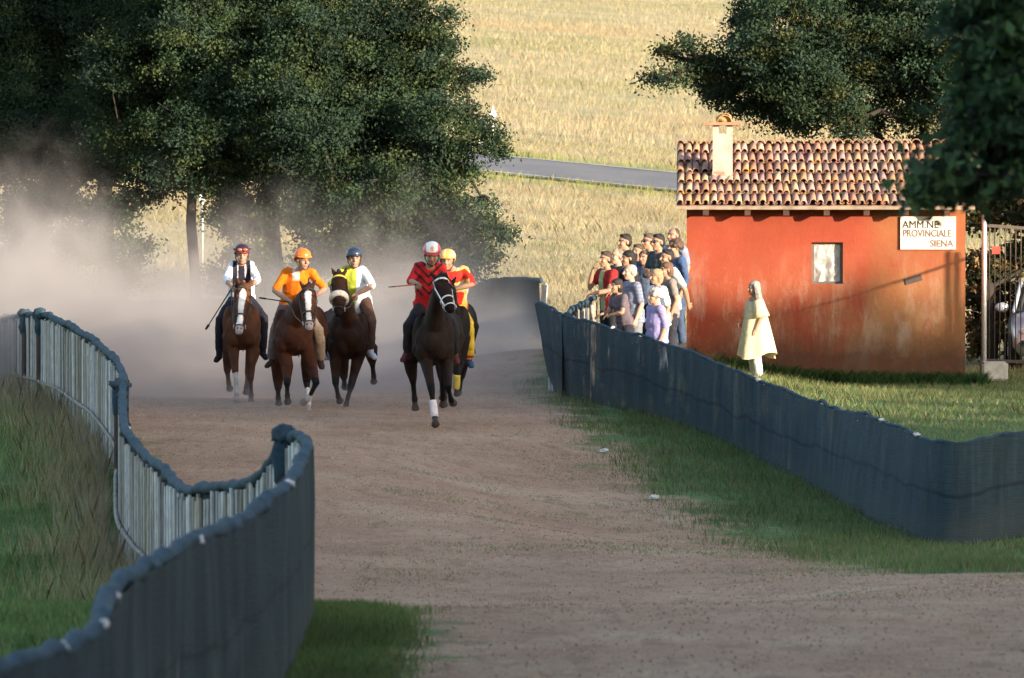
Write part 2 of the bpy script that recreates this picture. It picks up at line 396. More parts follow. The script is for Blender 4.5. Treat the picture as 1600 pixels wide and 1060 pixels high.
def fence(name, label, cat, top, bottoms=None, slat_side=-1, roll_r=.05, slat_gap=.165, posts_every=2.2, ties=(), wraps=(), rail=False, net_from=0, slat_w=.095, lit=True, noposts=False, seed=1):
    """netting on the right-hand side (+n) of a picket line that runs along 'top'"""
    root = empty(name, (top[0].x, top[0].y, h(top[0].x, top[0].y)), 0, label, cat)
    L = root.location.copy()
    path = catmull(top, .14); bp = None
    if bottoms is not None: bp = catmull(bottoms, .14)
    n = len(path)
    T = [(path[min(i+1, n-1)]-path[max(i-1, 0)]).xy.normalized() for i in range(n)]
    N = [Vector((-t.y, t.x, 0))*slat_side*-1 for t in T]
    s = 0; S = [0]
    for i in range(1, n): s += (path[i].xy-path[i-1].xy).length; S.append(s)
    base = []
    for i in range(n):
        if bp:
            b = bp[min(int(i*(len(bp)-1)/(n-1)), len(bp)-1)].copy(); b.z = min(b.z, h(b.x, b.y))-.06
        else:
            b = path[i].copy(); b.z = h(b.x, b.y)-.05
        base.append(b)
    rows = 9; Vn = []
    for i in range(n):
        sc = .03*abs(math.sin(S[i]*math.pi/posts_every+seed))
        for r in range(rows):
            t = r/(rows-1)
            p = base[i].lerp(path[i], t)
            wv = .035*mnoise.noise(Vector((S[i]*.9, t*1.4, seed)))+.014*mnoise.noise(Vector((S[i]*3.1, t*1.8, seed+5)))
            p = p+N[i]*(.05+wv); p.z -= sc*t
            Vn.append(p-L)
    tcol = [(r/(rows-1), S[i]*.1, 0) for i in range(n) for r in range(rows)]
    me = mesh('netting', Vn, [(a*rows+b, (a+1)*rows+b, (a+1)*rows+b+1, a*rows+b+1) for a in range(n-1) for b in range(rows-1)], True)
    setcol(me, tcol); link('netting', me, NET_FADED if bottoms is not None else NET, root)
    # lumpy rolled edge
    rp = []; rr = []
    for i in range(n):
        p = path[i]+N[i]*.005; p = p+Vector((0, 0, -.03*abs(math.sin(S[i]*math.pi/posts_every+seed))+.04*mnoise.noise(Vector((S[i]*2.6, seed, 0)))))
        rp.append(p-L); rr.append(roll_r*(1+.55*mnoise.noise(Vector((S[i]*5.5, 3, seed)))+.35*mnoise.noise(Vector((S[i]*1.7, 8, seed)))))
    mb = MB(); mb.tube(rp, rr, 8, ref=Vector((0, 0, 1))); mb.build('rolled_edge', ROLL, root, True)
    # pickets
    single = slat_gap > .2
    mb = MB(); k = 0.1; i = 0; rnd = random.Random(seed)
    while k < S[-1]:
        while i < n-2 and S[i+1] < k: i += 1
        p, b = path[i], base[i]; hgt = (p.z-b.z)
        wd = slat_w*rnd.uniform(.6, 1.5); g = rnd.uniform(.4, 1.15); tz_ = rnd.uniform(-.11, -.045)
        c = (.66*g, .63*g, .64*g) if rnd.random() < .68 else (.42*g, .36*g, .28*g)
        M = Matrix.Rotation(math.atan2(T[i].y, T[i].x), 3, 'Z') @ Matrix.Rotation(rnd.uniform(-.10, .10), 3, 'Y')
        mid = (p+b)/2-N[i]*.035; mb.box(mid-L+Vector((0, 0, tz_)), (wd, .022, hgt), c_=c, M=M)
        if single: mb.build('picket', SLAT, root); mb = MB()
        k += slat_gap*rnd.uniform(.5, 1.5)
    if not single: mb.build('pickets', SLAT, root)
    if rail:
        for fr, rad in ((.28, .024),):
            mb = MB(); mb.tube([base[i].lerp(path[i], fr)-N[i]*(.075 if fr < .5 else .07)-L+Vector((0, 0, .03*mnoise.noise(Vector((S[i]*2, fr, 9))))) for i in range(0, n, 2)], rad, 7, ref=Vector((0, 0, 1)))
            mb.build('rail', RAIL, root, True)
    k = .05; i = 0
    while k < S[-1] and not noposts:
        while i < n-2 and S[i+1] < k: i += 1
        p, b = path[i], base[i]
        mb = MB(); so_ = -.12 if single else .012
        mb.tube([b+N[i]*so_-L-Vector((0, 0, .3)), p+N[i]*so_-L+Vector((0, 0, -.06))], [.034, .030], 8)
        mb.build('post', RAIL, root, True); k += posts_every
    for px in wraps:
        i = min(range(n), key=lambda a: (path[a]-Vector(px)).length); q = path[i]-L
        mb = MB(); mb.tube([base[i]-L-N[i]*.05, q-N[i]*.05+Vector((0, 0, .02))], [.055, .05], 10); ps = mb.build('wrapped_post', simple('rusty_post', (.10, .06, .045), (.05, .04, .04), 6, .9), root, True)
        mb = MB(); mb.ell(q-N[i]*.04+Vector((0, 0, .0)), (.10, .07, .075), noise=.8, seed=i); mb.ell(q-N[i]*.06-Vector((0, 0, .16)), (.075, .065, .18), noise=.5, seed=i+3); mb.build('fabric_wrap', ROLL, ps, True)
    for px, dd in ties:
        i = min(range(n), key=lambda a: (path[a]-Vector(px)).length)
        mb = MB(); mb.ell(path[i]-L+N[i]*.025+Vector((0, 0, -.005)), (.040*dd, .034*dd, .026*dd), noise=.8, seed=i)
        mb.build('white_tie', WHITE_TIE, root, True)
    return root
fence('picket_fence', 'winding picket fence left of the track, backed with dark blue netting', 'fence', LT, slat_side=-1, roll_r=.044, rail=True, posts_every=4.3, wraps=[P(44, 491, 86), P(70, 490, 83), P(458, 680, 43), P(200, 600, 65)], slat_w=.080, slat_gap=.19,
      ties=[(P(300, 842, 31), 1), (P(165, 930, 26), 1), (P(150, 972, 25.2), .9), (P(88, 1010, 24), .7), (P(440, 757, 37), .9), (P(195, 668, 58), .8), (P(275, 752, 51), .7)])
fence('netting_fence', 'dark blue netting fence right of the track, in front of the spectators and hut', 'fence', RT, RB, slat_side=1, roll_r=.024, slat_gap=.62, posts_every=2.4,
      ties=[(P(962, 512, 83), .9), (P(1188, 592, 76.2), .9), (P(1385, 655, 69), .8), (P(1455, 682, 67), .9)], seed=3)
fence('netting_fence', 'short dark netting wing with spectators leaning on it', 'fence', WT, None, slat_side=-1, roll_r=.04, slat_gap=.42, posts_every=2.0, seed=4)
fence('netting_fence', 'far netting fence half lost in the dust behind the riders', 'fence', FT, None, slat_side=-1, roll_r=.05, slat_gap=.3, posts_every=3, seed=6)
# ------------------------------------------------------------------ the hut
HX0, HX1, HY0, HY1 = P(1073, 400, 92).x, P(1508, 400, 92).x, 92.0, 97.6
HZ = P(1200, 324, 92).z+.09
hut = empty('hut', ((HX0+HX1)/2, HY0, .1), -R(1.8), 'small red plastered hut with a terracotta tile roof and chimney', 'hut')
HL = hut.location.copy()
def hl(x, y, z): return Vector((x, y, z))-HL
def wall_mat():
    m = NT('red_plaster'); c = m.co()
    z = m.n('ShaderNodeSeparateXYZ'); m.l(c, z.inputs[0]); X, Z = z.outputs[0], z.outputs[2]
    b = m.ramp(m.noise(1.1, 6, .6, c), [(.3, (.225, .044, .024)), (.55, (.27, .053, .029)), (.75, (.31, .072, .040))])
    # ochre and pale efflorescence streaks running down, worst in the lower half and to the right
    st = m.noise(1.9, 5, .65, m.mapping((1.25, 1, .34), c))
    low = m.math('MULTIPLY', m.math('SUBTRACT', 2.15, Z), .55, clamp=True)
    rgt = m.math('MULTIPLY_ADD', X, .16, .42, clamp=True)
    a = m.math('MULTIPLY', m.ramp(st, [(.36, 0), (.58, 1)]), m.math('MULTIPLY', low, rgt))
    b = m.mix(m.math('MULTIPLY', a, 2.2, clamp=True), b, (.30, .155, .075))
    b = m.mix(m.math('MULTIPLY', m.ramp(X, [(.60, 0), (1.0, .75)]), m.ramp(m.noise(.9, 5, .6, c), [(.35, .25), (.6, 1)])), b, (.27, .125, .05))
    pale = m.ramp(m.noise(2.2, 6, .72, m.mapping((1.2, 1, .4), c)), [(.49, 0), (.66, .85)])
    b = m.mix(m.math('MULTIPLY', pale, low), b, (.40, .29, .22))
    spk = m.ramp(m.noise(13, 5, .8, c), [(.62, 0), (.7, .6)])
    b = m.mix(m.math('MULTIPLY', spk, low), b, (.62, .5, .44))
    # dark band near the ground: some damp, mostly wall-foot shade painted into the colour
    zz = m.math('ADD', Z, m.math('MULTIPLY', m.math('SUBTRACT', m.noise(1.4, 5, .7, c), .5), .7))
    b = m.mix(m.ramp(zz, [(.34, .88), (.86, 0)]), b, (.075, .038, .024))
    b = m.mix(m.ramp(m.noise(6, 5, .7, c), [(.5, 0), (.8, .35)]), b, (.28, .06, .03))
    m.base(b); m.rough(.95); m.b.inputs['Specular IOR Level'].default_value = .1
    m.bump(m.noise(18, 6, .7, c), .35, .02)
    return m.m
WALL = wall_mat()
# walls with a real window hole
wx0, wx1 = P(1268, 400, 92).x, P(1317, 400, 92).x; wz0, wz1 = P(1290, 444, 92).z, P(1290, 379, 92).z
mb = MB(); th = .28
def wbox(x0, x1, y0, y1, z0, z1): mb.box(hl((x0+x1)/2, (y0+y1)/2, (z0+z1)/2), (x1-x0, y1-y0, z1-z0))
zb = -.5
wbox(HX0, wx0, HY0, HY0+th, zb, HZ); wbox(wx1, HX1, HY0, HY0+th, zb, HZ)
wbox(wx0, wx1, HY0, HY0+th, zb, wz0); wbox(wx0, wx1, HY0, HY0+th, wz1, HZ)
RID = HY0+2.75; RZ = HZ+.86
for x0, x1 in ((HX0, HX0+th), (HX1-th, HX1)):
    V_ = [(x, y, z) for x in (x0, x1) for (y, z) in ((HY0+th, zb), (HY1, zb), (HY1, HZ-.05), (RID, RZ-.12), (HY0+th, HZ))]
    mb.add([hl(*v) for v in V_], [(0, 1, 2, 3, 4), (9, 8, 7, 6, 5), (0, 5, 6, 1), (1, 6, 7, 2), (2, 7, 8, 3), (3, 8, 9, 4), (4, 9, 5, 0)])
wbox(HX0+th, HX1-th, HY1-th, HY1, zb, HZ-.05)
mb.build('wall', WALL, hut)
# window: frame + creased plastic sheet
mb = MB(); yy = HY0+.13
for x0, x1, z0, z1 in ((wx0, wx0+.045, wz0, wz1), (wx1-.045, wx1, wz0, wz1), (wx0+.045, wx1-.045, wz0, wz0+.04), (wx0+.045, wx1-.045, wz1-.04, wz1)):
    mb.box(hl((x0+x1)/2, yy, (z0+z1)/2), (x1-x0, .05, z1-z0))
win = mb.build('window', simple('window_frame', (.16, .12, .10), rough=.8), hut)
n_ = 26; VV = []
for a in range(n_):
    for b in range(n_):
        x = wx0+.04+(wx1-wx0-.08)*a/(n_-1); z = wz0+.035+(wz1-wz0-.07)*b/(n_-1)
        q_ = Vector((x*5, 0, z*5)); d = abs(mnoise.noise(q_*1.1+Vector((9, 2, 3))))*.07+abs(mnoise.noise(q_*2.7))*.03
        VV.append(hl(x, yy-.035+d, z))
me = mesh('plastic_sheet', VV, [(a*n_+b, (a+1)*n_+b, (a+1)*n_+b+1, a*n_+b+1) for a in range(n_-1) for b in range(n_-1)], True)
link('plastic_sheet', me, simple('plastic_sheet', (.40, .37, .35), (.30, .28, .27), 5, .38, spec=.5), win)
# roof deck, rafters, barrel tiles
sl = math.atan2(RZ-HZ, RID-HY0); ov = .42; ex0, ex1 = HX0-.16, HX1+.13
ez = HZ-math.tan(sl)*ov
mb = MB()
def rp_(y): return HZ+(y-HY0)*math.tan(sl)
bz = HZ-(HY1+.3-RID)*.0
for (ya, yb, za, zb_) in ((HY0-ov, RID, ez, RZ), (RID, HY1+.3, RZ, RZ-(HY1+.3-RID)*math.tan(sl))):
    V_ = [(x, y, z+d) for x in (ex0, ex1) for (y, z) in ((ya, za), (yb, zb_)) for d in (0, .07)]
    mb.add([hl(*v) for v in V_], [(0, 2, 3, 1), (4, 5, 7, 6), (0, 1, 5, 4), (2, 6, 7, 3), (1, 3, 7, 5), (0, 4, 6, 2)])
def tile_mat():
    m = NT('terracotta_tile'); c = m.co(); b = m.attr('Col')
    b = m.mix(m.ramp(m.noise(7, 5, .7, c), [(.35, .38), (.65, 0)]), b, (.16, .11, .095))
    lich = m.ramp(m.noise(2.6, 6, .75, c), [(.56, 0), (.64, .85)])
    b = m.mix(lich, b, (.50, .25, .05))
    b = m.mix(m.ramp(m.noise(4.5, 5, .7, m.mapping((1, 1, 1.01), c)), [(.6, 0), (.7, .6)]), b, (.46, .42, .38))
    m.base(b); m.rough(.92); m.b.inputs['Specular IOR Level'].default_value = .12; m.bump(m.noise(30, 5, .7, c), .4, .015)
    return m.m
TILE = tile_mat()
roof = mb.build('roof', simple('roof_mortar', (.26, .18, .15), (.15, .10, .09), 6, .95), hut)
tm = MB(); pal = [(.42, .19, .12), (.48, .25, .165), (.50, .31, .24), (.37, .165, .115), (.44, .27, .22), (.34, .20, .17), (.50, .32, .21), (.45, .24, .13)]
ctn = Vector((0, math.cos(sl), math.sin(sl))); nrm = Vector((0, -math.sin(sl), math.cos(sl)))
slen = (RID-HY0+ov)/math.cos(sl); rows = 6; cl = slen/rows; cw = .131
ncol = int((ex1-ex0)/cw)
def half_tile(org, ax, nn, sd, length, r0, r1, c, convex=True, seg=7):
    V_ = []
    for t_, r_ in ((0, r0), (length, r1)):
        for rr_ in (r_, r_-.014):
            for k in range(seg+1):
                th_ = math.pi*k/seg
                V_.append(org+ax*t_+sd*(-math.cos(th_)*rr_)+nn*(math.sin(th_)*rr_*(1 if convex else -1)*.95))
    s_ = seg+1; Fc = []
    for k in range(seg):
        Fc += [(k, k+1, 2*s_+k+1, 2*s_+k), (s_+k, 3*s_+k, 3*s_+k+1, s_+k+1), (k, s_+k, s_+k+1, k+1), (2*s_+k, 2*s_+k+1, 3*s_+k+1, 3*s_+k)]
    tm.add(V_, Fc, c)
rnd = random.Random(3); sd = Vector((1, 0, 0))
for side in (0, 1):
    ax, nn = (ctn, nrm) if side == 0 else (Vector((0, -ctn.y, ctn.z)), Vector((0, -nrm.y, nrm.z)))
    for r in range(rows):
        for k in range(ncol):
            x = ex0+.06+k*cw+rnd.uniform(-.015, .015)+(cw*.5 if r % 2 else 0)*.0
            c = list(rnd.choice(pal)); g = rnd.uniform(.75, 1.2); c = tuple(q*g for q in c)
            y0 = HY0-ov-.05 if side == 0 else 2*RID-HY0+ov+.05
            z0 = HZ-math.tan(sl)*(ov+.05)+.07
            org = Vector((x, y0, z0))-HL+ax*(r*cl+rnd.uniform(-.02, .02))+nn*(.035+.02)
            half_tile(org+nn*rnd.uniform(-.010, .018), (ax+nn*-.075+sd*rnd.uniform(-.03, .03)).normalized(), nn, sd, cl+.06, .058, .046, c)
            c2 = tuple(q*.8*rnd.uniform(.7, 1.1) for q in rnd.choice(pal))
            half_tile(org+sd*cw*.5+nn*.012, (ax+nn*-.03).normalized(), nn, sd, cl+.05, .044, .054, c2, False, 5)
for k in range(int((ex1-ex0)/.16)):
    c = tuple(q*rnd.uniform(.85, 1.15) for q in rnd.choice(pal[:3]))
    xo = ex0+k*.16
    # ridge tiles laid in short stubs across the ridge (their ends face the viewer)
    half_tile(Vector((xo+.08, RID-.19, RZ+.085))-HL, Vector((0, 1, 0)), Vector((0, 0, 1)), sd, .38, .085, .085, c)
tm.build('roof_tiles', TILE, roof, True)
EAVE = simple('eave_timber', (.10, .05, .035), (.06, .035, .03), 8, .9, .3)
for k, px in enumerate((1103, 1168, 1228, 1291, 1353, 1414, 1478)):
    mb = MB(); x = P(px, 330, 92).x
    d = Vector((0, math.cos(sl), math.sin(sl)))
    M = Matrix.Rotation(sl, 3, 'X')
    mb.box(hl(x, HY0-.19, HZ-.055-.19*math.tan(sl)), (.095, .44, .085), M=M); mb.build('rafter', EAVE, roof)
mb = MB(); mb.box(hl((ex0+ex1)/2, HY0-ov-.012, ez+.03), (ex1-ex0, .02, .05)); mb.build('fascia', simple('fascia', (.34, .24, .17), (.2, .14, .1), 5, .9), roof)
# chimney
cxa, cxb = P(1110, 200, 93.2).x, P(1141, 200, 93.2).x; cyc = 93.05; ccx = (cxa+cxb)/2; cwid = cxb-cxa
zt = P(1120, 196, 93.2).z; zbt = rp_(93.0)-.1
CH = simple('chimney_plaster', (.44, .35, .30), (.34, .265, .225), 5, .92, .35, 24)
mb = MB(); op = .14; dep = .42
mb.box(hl(ccx, cyc, (zbt+zt-op)/2), (cwid, dep, zt-op-zbt))
for sx in (-1, 1): mb.box(hl(ccx+sx*(cwid/2-.05), cyc, zt-op/2), (.10, dep, op))
ch = mb.build('chimney', CH, roof)
mb = MB(); mb.box(hl(ccx, cyc, zbt+.16), (cwid+.012, dep+.012, .22)); mb.build('brick_base', simple('chimney_brick', (.38, .14, .09), (.5, .36, .3), 9, .95), ch)
mb = MB(); mb.box(hl(ccx, cyc, zt+.022), (cwid+.26, dep+.22, .045)); mb.build('cap_slab', simple('cap_slab', (.45, .20, .12), (.3, .13, .08), 6, .95), ch)
tm = MB(); half_tile(hl(ccx+.03, cyc-.2, zt+.05), Vector((0, 1, 0)), Vector((0, 0, 1)), sd, .4, .12, .12, (.46, .26, .10)); half_tile(hl(ccx+.05, cyc-.17, zt+.12), Vector((.1, 1, 0)), Vector((0, 0, 1)), sd, .3, .075, .075, (.44, .22, .09))
tm.ell(hl(ccx+.03, cyc-.02, zt+.09), (.13, .16, .09), noise=.3, col_=(.42, .24, .08)); tm.build('cap_tiles', TILE, ch, True)
mb = MB(); mb.box(hl(ccx, cyc-dep/2-.06, zbt+.13), (cwid+.1, .14, .09), M=Matrix.Rotation(sl, 3, 'X')); mb.build('mortar_flashing', simple('mortar', (.6, .52, .47), (.4, .34, .3), 15, .95), ch)
# painted sign on the wall
sx0, sx1 = P(1407, 360, 91.95).x, P(1493.5, 360, 91.95).x; sz0, sz1 = P(1450, 390, 91.95).z, P(1450, 338.5, 91.95).z
mb = MB(); mb.box(hl((sx0+sx1)/2, HY0-.022, (sz0+sz1)/2), (sx1-sx0, .04, sz1-sz0))
SG = NT('sign_board'); SG.base(SG.mix(SG.ramp(SG.noise(4, 5), [(.42, 0), (.7, .7)]), (.62, .56, .50), (.48, .38, .30))); SG.rough(.8)
sign = mb.build('sign', SG.m, hut)
def text(body, x, z, size, mat, align='LEFT', sx=1.0):
    cu = bpy.data.curves.new('t', 'FONT'); cu.body = body; cu.size = size; cu.align_x = align; cu.extrude = .003; cu.offset = 0 if 'M' in body else .0012
    o = bpy.data.objects.new('t', cu); col.objects.link(o)
    me = bpy.data.meshes.new_from_object(o.evaluated_get(bpy.context.evaluated_depsgraph_get()))
    bpy.data.objects.remove(o)
    me.transform(Matrix.Translation(hl(x, HY0-.047, z)) @ Matrix.Rotation(R(90), 4, 'X') @ Matrix.Diagonal((sx, 1, 1, 1)))
    return link('lettering', me, mat, sign)
TB = simple('sign_black', (.025, .018, .018), (.07, .045, .04), 30, .8); TR = simple('sign_faded', (.14, .07, .06), (.28, .16, .13), 14, .8)
text('AMM.NE', sx0+.03, sz1-.185, .17, TB, sx=.92)
text('PROVINCIALE', sx0+.035, sz0+.205, .158, TR, sx=.80)
text('SIENA', sx1-.04, sz0+.045, .152, TR, 'RIGHT', sx=.92)
# thin dark tilted plate below the sign, standing in for a cast shadow
mb = MB(); v0 = P(1427, 437, 92); mb.box(hl(v0.x, HY0-.012, v0.z), (.27, .02, .10), M=Matrix.Rotation(R(-16), 3, 'Y')); mb.build('shadow_plate', simple('painted_shadow', (.09, .06, .055), rough=.8), hut)

# ------------------------------------------------------------------ gate, concrete block, car, poles
g0 = P(1538, 345, 93.5); gz0 = P(1538, 566, 93.5).z; gz1 = P(1538, 347, 93.5).z
gate = empty('metal_gate', (g0.x, 93.5, h(g0.x, 93.5)), R(6), 'grey barred metal gate beside the red hut', 'gate'); GL = gate.location.copy()
gw = 1.9; zb0, zb1 = gz0-GL.z, gz1-GL.z
def gp(x, z, y=0): return Vector((x, y, z))
drop = .045
mb = MB(); mb.tube([gp(0, zb0-.05), gp(0, zb1+.10)], .042, 10, ref=Vector((0, 1, 0))); mb.build('gate_post', GALV, gate, True)
mb = MB(); mb.box(gp(gw/2, zb1-.08-gw*drop/2), (gw, .04, .05), M=Matrix.Rotation(math.atan(drop*1.6), 3, 'Y')); mb.build('gate_rail', DARKMETAL, gate)
mb = MB(); mb.box(gp(gw/2, zb0+.03-gw*drop/2), (gw, .04, .05), M=Matrix.Rotation(math.atan(drop), 3, 'Y')); mb.build('gate_rail', DARKMETAL, gate)
for k in range(1, 22):
    x = gw*k/22; mb = MB(); mb.tube([gp(x, zb0+.03-x*drop), gp(x, zb1-.06-x*drop*1.6)], .010, 6, ref=Vector((0, 1, 0))); mb.build('gate_bar', DARKMETAL, gate, True)
mb = MB(); mb.box(gp(.19, zb1-.46, -.03), (.14, .012, .125)); mb.build('red_plate', simple('red_plate', (.40, .07, .05), rough=.6), gate)
cb0 = P(1553, 580, 92.8)
mb = MB()
def bevel_box(mb, c, s, b):
    bm = bmesh.new(); bmesh.ops.create_cube(bm, size=1)
    bmesh.ops.scale(bm, vec=s, verts=bm.verts); bmesh.ops.bevel(bm, geom=bm.edges[:], offset=b, segments=2, affect='EDGES')
    bm.verts.ensure_lookup_table(); bm.verts.index_update(); mb.add([v.co+Vector(c) for v in bm.verts], [[v.index for v in f.verts] for f in bm.faces]); bm.free()
bevel_box(mb, (0, 0, 0), (.42, .5, .30), .03)
tag(mb.build('concrete_block', simple('concrete', (.55, .50, .44), (.38, .34, .30), 8, .95, .3), loc=(cb0.x, 92.8, cb0.z)), 'pale concrete block under the foot of the gate post', 'concrete block')

car = empty('parked_car', (P(1662, 500, 97).x, 97, h(P(1662, 500, 97).x, 97)), -R(3), 'pale silver car parked behind the barred gate', 'car')
PAINT = simple('car_paint', (.50, .52, .58), (.46, .48, .54), 2, .3, metal=.3, spec=.5); GLASS = simple('car_glass', (.02, .025, .03), rough=.08, spec=.6); RUB = simple('tyre_rubber', (.02, .02, .02), rough=.85)
mb = MB()
secs = [(-.02, .70, .36, .62), (.08, .80, .28, .74), (.45, .84, .24, .90), (1.05, .86, .24, .98), (1.15, .86, .24, 1.0), (2.3, .87, .24, 1.02), (3.4, .86, .26, 1.02), (3.75, .82, .30, .98), (3.85, .74, .38, .85)]
ring = []
for y, wd, z0, z1 in secs:
    ring.append([(-wd*.86, z0), (-wd, z0+.16), (-wd, z1-.22), (-wd*.9, z1-.05), (-wd*.6, z1), (wd*.6, z1), (wd*.9, z1-.05), (wd, z1-.22), (wd, z0+.16), (wd*.86, z0)])
V_ = [(x, y, z) for (y, *_), rg in zip(secs, ring) for x, z in rg]; k_ = 10
mb.add(V_, [(a*k_+b, a*k_+(b+1) % k_, (a+1)*k_+(b+1) % k_, (a+1)*k_+b) for a in range(len(secs)-1) for b in range(k_)]+[tuple(range(k_))[::-1], tuple((len(secs)-1)*k_+b for b in range(k_))])
mb.build('body', PAINT, car, True)
mb = MB(); cab = [(1.15, .74, .98), (1.75, .64, 1.46), (2.4, .63, 1.50), (3.0, .62, 1.46), (3.6, .70, 1.0)]
V_ = []
for y, wd, z1 in cab: V_ += [(-wd-.08, y, .97), (-wd, y, max(z1-.06, .98)), (-wd*.8, y, z1+.005), (wd*.8, y, z1+.005), (wd, y, max(z1-.06, .98)), (wd+.08, y, .97)]
mb.add(V_, [(a*6+b, a*6+b+1, (a+1)*6+b+1, (a+1)*6+b) for a in range(4) for b in range(5)])
mb.build('window_glass', GLASS, car, True)
mb = MB(); mb.add([(-.55, 1.72, 1.475), (.55, 1.72, 1.475), (.53, 3.05, 1.485), (-.53, 3.05, 1.485), (0, 2.4, 1.54)], [(0, 1, 4), (1, 2, 4), (2, 3, 4), (3, 0, 4)])
for s_ in (-1, 1): mb.tube([(s_*.80, 1.12, .98), (s_*.66, 1.74, 1.46), (s_*.65, 2.4, 1.5), (s_*.64, 3.05, 1.46), (s_*.76, 3.62, 1.0)], .035, 6)
mb.build('roof', PAINT, car, True)
for s_ in (-1, 1):
    mb = MB(); mb.ell((s_*.99, 1.35, 1.05), (.12, .07, .085)); mi = mb.build('mirror', PAINT, car, True)
    mb = MB(); mb.ell((s_*.62, .07, .68), (.15, .06, .07)); mb.build('headlight', simple('headlight_glass', (.6, .6, .6), rough=.1, spec=.6), car, True)
    for y in (.75, 3.05):
        mb = MB(); mb.tube([(s_*.70, y, .31), (s_*.88, y, .31)], .31, 20, ref=Vector((0, 0, 1)), cap=.1); wh = mb.build('wheel', RUB, car, True)
        mb = MB(); mb.tube([(s_*.80, y, .31), (s_*.895, y, .31)], .19, 16, ref=Vector((0, 0, 1)), cap=.1); mb.build('rim', GALV, wh, True)

# utility poles and stay wire standing out of frame to the right; their shadows cross the hut
def off(px, py, t=6.5):
    p = P(px, py, 92); return p+SUN*t
WOODP = simple('pole_wood', (.16, .11, .08), (.1, .07, .05), 9, .9)
for px, py, lab in ((1474, 396, 'taller unseen wooden utility pole holding the stay wire'), (1487, 398, 'shorter unseen wooden utility pole of the pair by the stay wire')):
    p = off(px, py); g = h(p.x, p.y)
    mb = MB(); mb.tube([(0, 0, -.3), (0, 0, p.z-g)], [.040, .036], 10); tag(mb.build('unseen_utility_pole', WOODP, None, True, (p.x, p.y, g)), lab, 'utility pole')
a_, b_ = off(1530, 396), off(1122, 513)
mb = MB(); mb.tube([(b_-a_)*t-Vector((0, 0, .35*math.sin(math.pi*t)*.25)) for t in np.linspace(-.15, 1.0, 24)], .022, 6, ref=Vector((0, 0, 1)))
tag(mb.build('stay_wire', DARKMETAL, None, True, a_), 'thick wire strung from the utility poles', 'wire')
g = h(b_.x, b_.y); mb = MB(); mb.tube([(0, 0, -.3), (0, 0, b_.z-g+.05)], .05, 8); tag(mb.build('unseen_wooden_post', WOODP, None, True, (b_.x, b_.y, g)), 'thin unseen wooden post at the low end of the stay wire', 'post')

for px, py, D, lab in ((944, 694, 76, 'white paper scrap lying at the edge of the verge'), (1022, 741, 71, 'smaller pale paper scrap lower down the verge')):
    p = P(px, py, D); mb = MB(); mb.ell((0, 0, .03), (.06, .04, .03), noise=.9, seed=px, n=9, m=6); tag(mb.build('paper_scrap', WHITE_TIE, None, False, (p.x, p.y, h(p.x, p.y))), lab, 'paper', 'paper scraps')
# roadside marker and traffic sign
p = P(752, 232, 158); p.z = h(p.x, p.y); mk = empty('road_marker', p, 0, 'short white marker post beside the hillside road', 'marker post')
mb = MB(); mb.box((0, 0, .40), (.12, .05, .9)); mb.build('post', simple('marker_white', (.75, .73, .7), rough=.7), mk); mb = MB(); mb.box((0, -.03, .66), (.122, .02, .14)); mb.build('band', simple('marker_black', (.03, .03, .03)), mk)
p = P(770, 178, 157); gz = h(p.x, p.y); sgn = empty('traffic_sign', (p.x, p.y, gz), 0, 'white traffic sign seen past the tip of the big oak', 'sign')
mb = MB(); mb.tube([(0, 0, 0), (0, 0, p.z-gz+.2)], .03, 8); mb.build('pole', GALV, sgn, True); mb = MB(); mb.tube([(0, -.045, p.z-gz), (0, -.035, p.z-gz)], .10, 24, cap=.1); mb.build('plate', simple('sign_back', (.7, .7, .72), rough=.6), sgn, True)
p = P(316, 303, 122); gz = h(p.x, p.y); sgn = empty('traffic_sign', (p.x, p.y, gz), 0, 'small pale sign beside the slim tree trunk', 'sign')
mb = MB(); mb.tube([(0, 0, 0), (0, 0, p.z-gz)], .025, 8); mb.build('pole', GALV, sgn, True); mb = MB(); mb.box((0, -.04, p.z-gz), (.13, .01, .30)); mb.build('plate', simple('pale_plate', (.72, .72, .78), rough=.6), sgn)

# ------------------------------------------------------------------ trees
def leaf_cloud(centres, radii, dens, size, colors, clump=.33, seed=0, flat=.85):
    """leaf-sized rhombi in many clumps that fill the given masses"""
    r_ = np.random.default_rng(seed); Vs = []; Cs = []
    for c, rad in zip(centres, radii):
        c = np.array(c); ncl = max(3, int(7.5*(rad/clump)**2))
        u = r_.normal(size=(ncl, 3)); u /= np.linalg.norm(u, axis=1)[:, None]
        rr = rad*(r_.random(ncl)**.45)[:, None]
        cc_ = c+u*rr*np.array([1, 1, flat])
        npl = int(dens*r_.uniform(.8, 1.2))
        o = r_.normal(size=(ncl, npl, 3))*clump*.5*r_.uniform(.6, 1.25, (ncl, 1, 1))*np.array([1, 1, .6])
        pos = (cc_[:, None, :]+o).reshape(-1, 3); N_ = len(pos)
        d = r_.normal(size=(N_, 3)); d[:, 2] -= .25; d /= np.linalg.norm(d, axis=1)[:, None]
        e = np.cross(d, r_.normal(size=(N_, 3))); e /= np.linalg.norm(e, axis=1)[:, None]+1e-9
        s_ = (size*r_.uniform(.6, 1.3, N_))[:, None]
        q_ = np.stack([pos-d*s_, pos+e*s_*.55, pos+d*s_, pos-e*s_*.55], 1)
        ci = r_.integers(0, len(colors), ncl); g_ = r_.uniform(.6, 1.3, (ncl, 1))
        cl_ = np.repeat(np.array(colors)[ci]*g_, npl, 0)*r_.uniform(.85, 1.15, (N_, 1))
        Vs.append(q_.reshape(-1, 3)); Cs.append(np.repeat(cl_, 4, 0))
    return np.concatenate(Vs), np.concatenate(Cs)

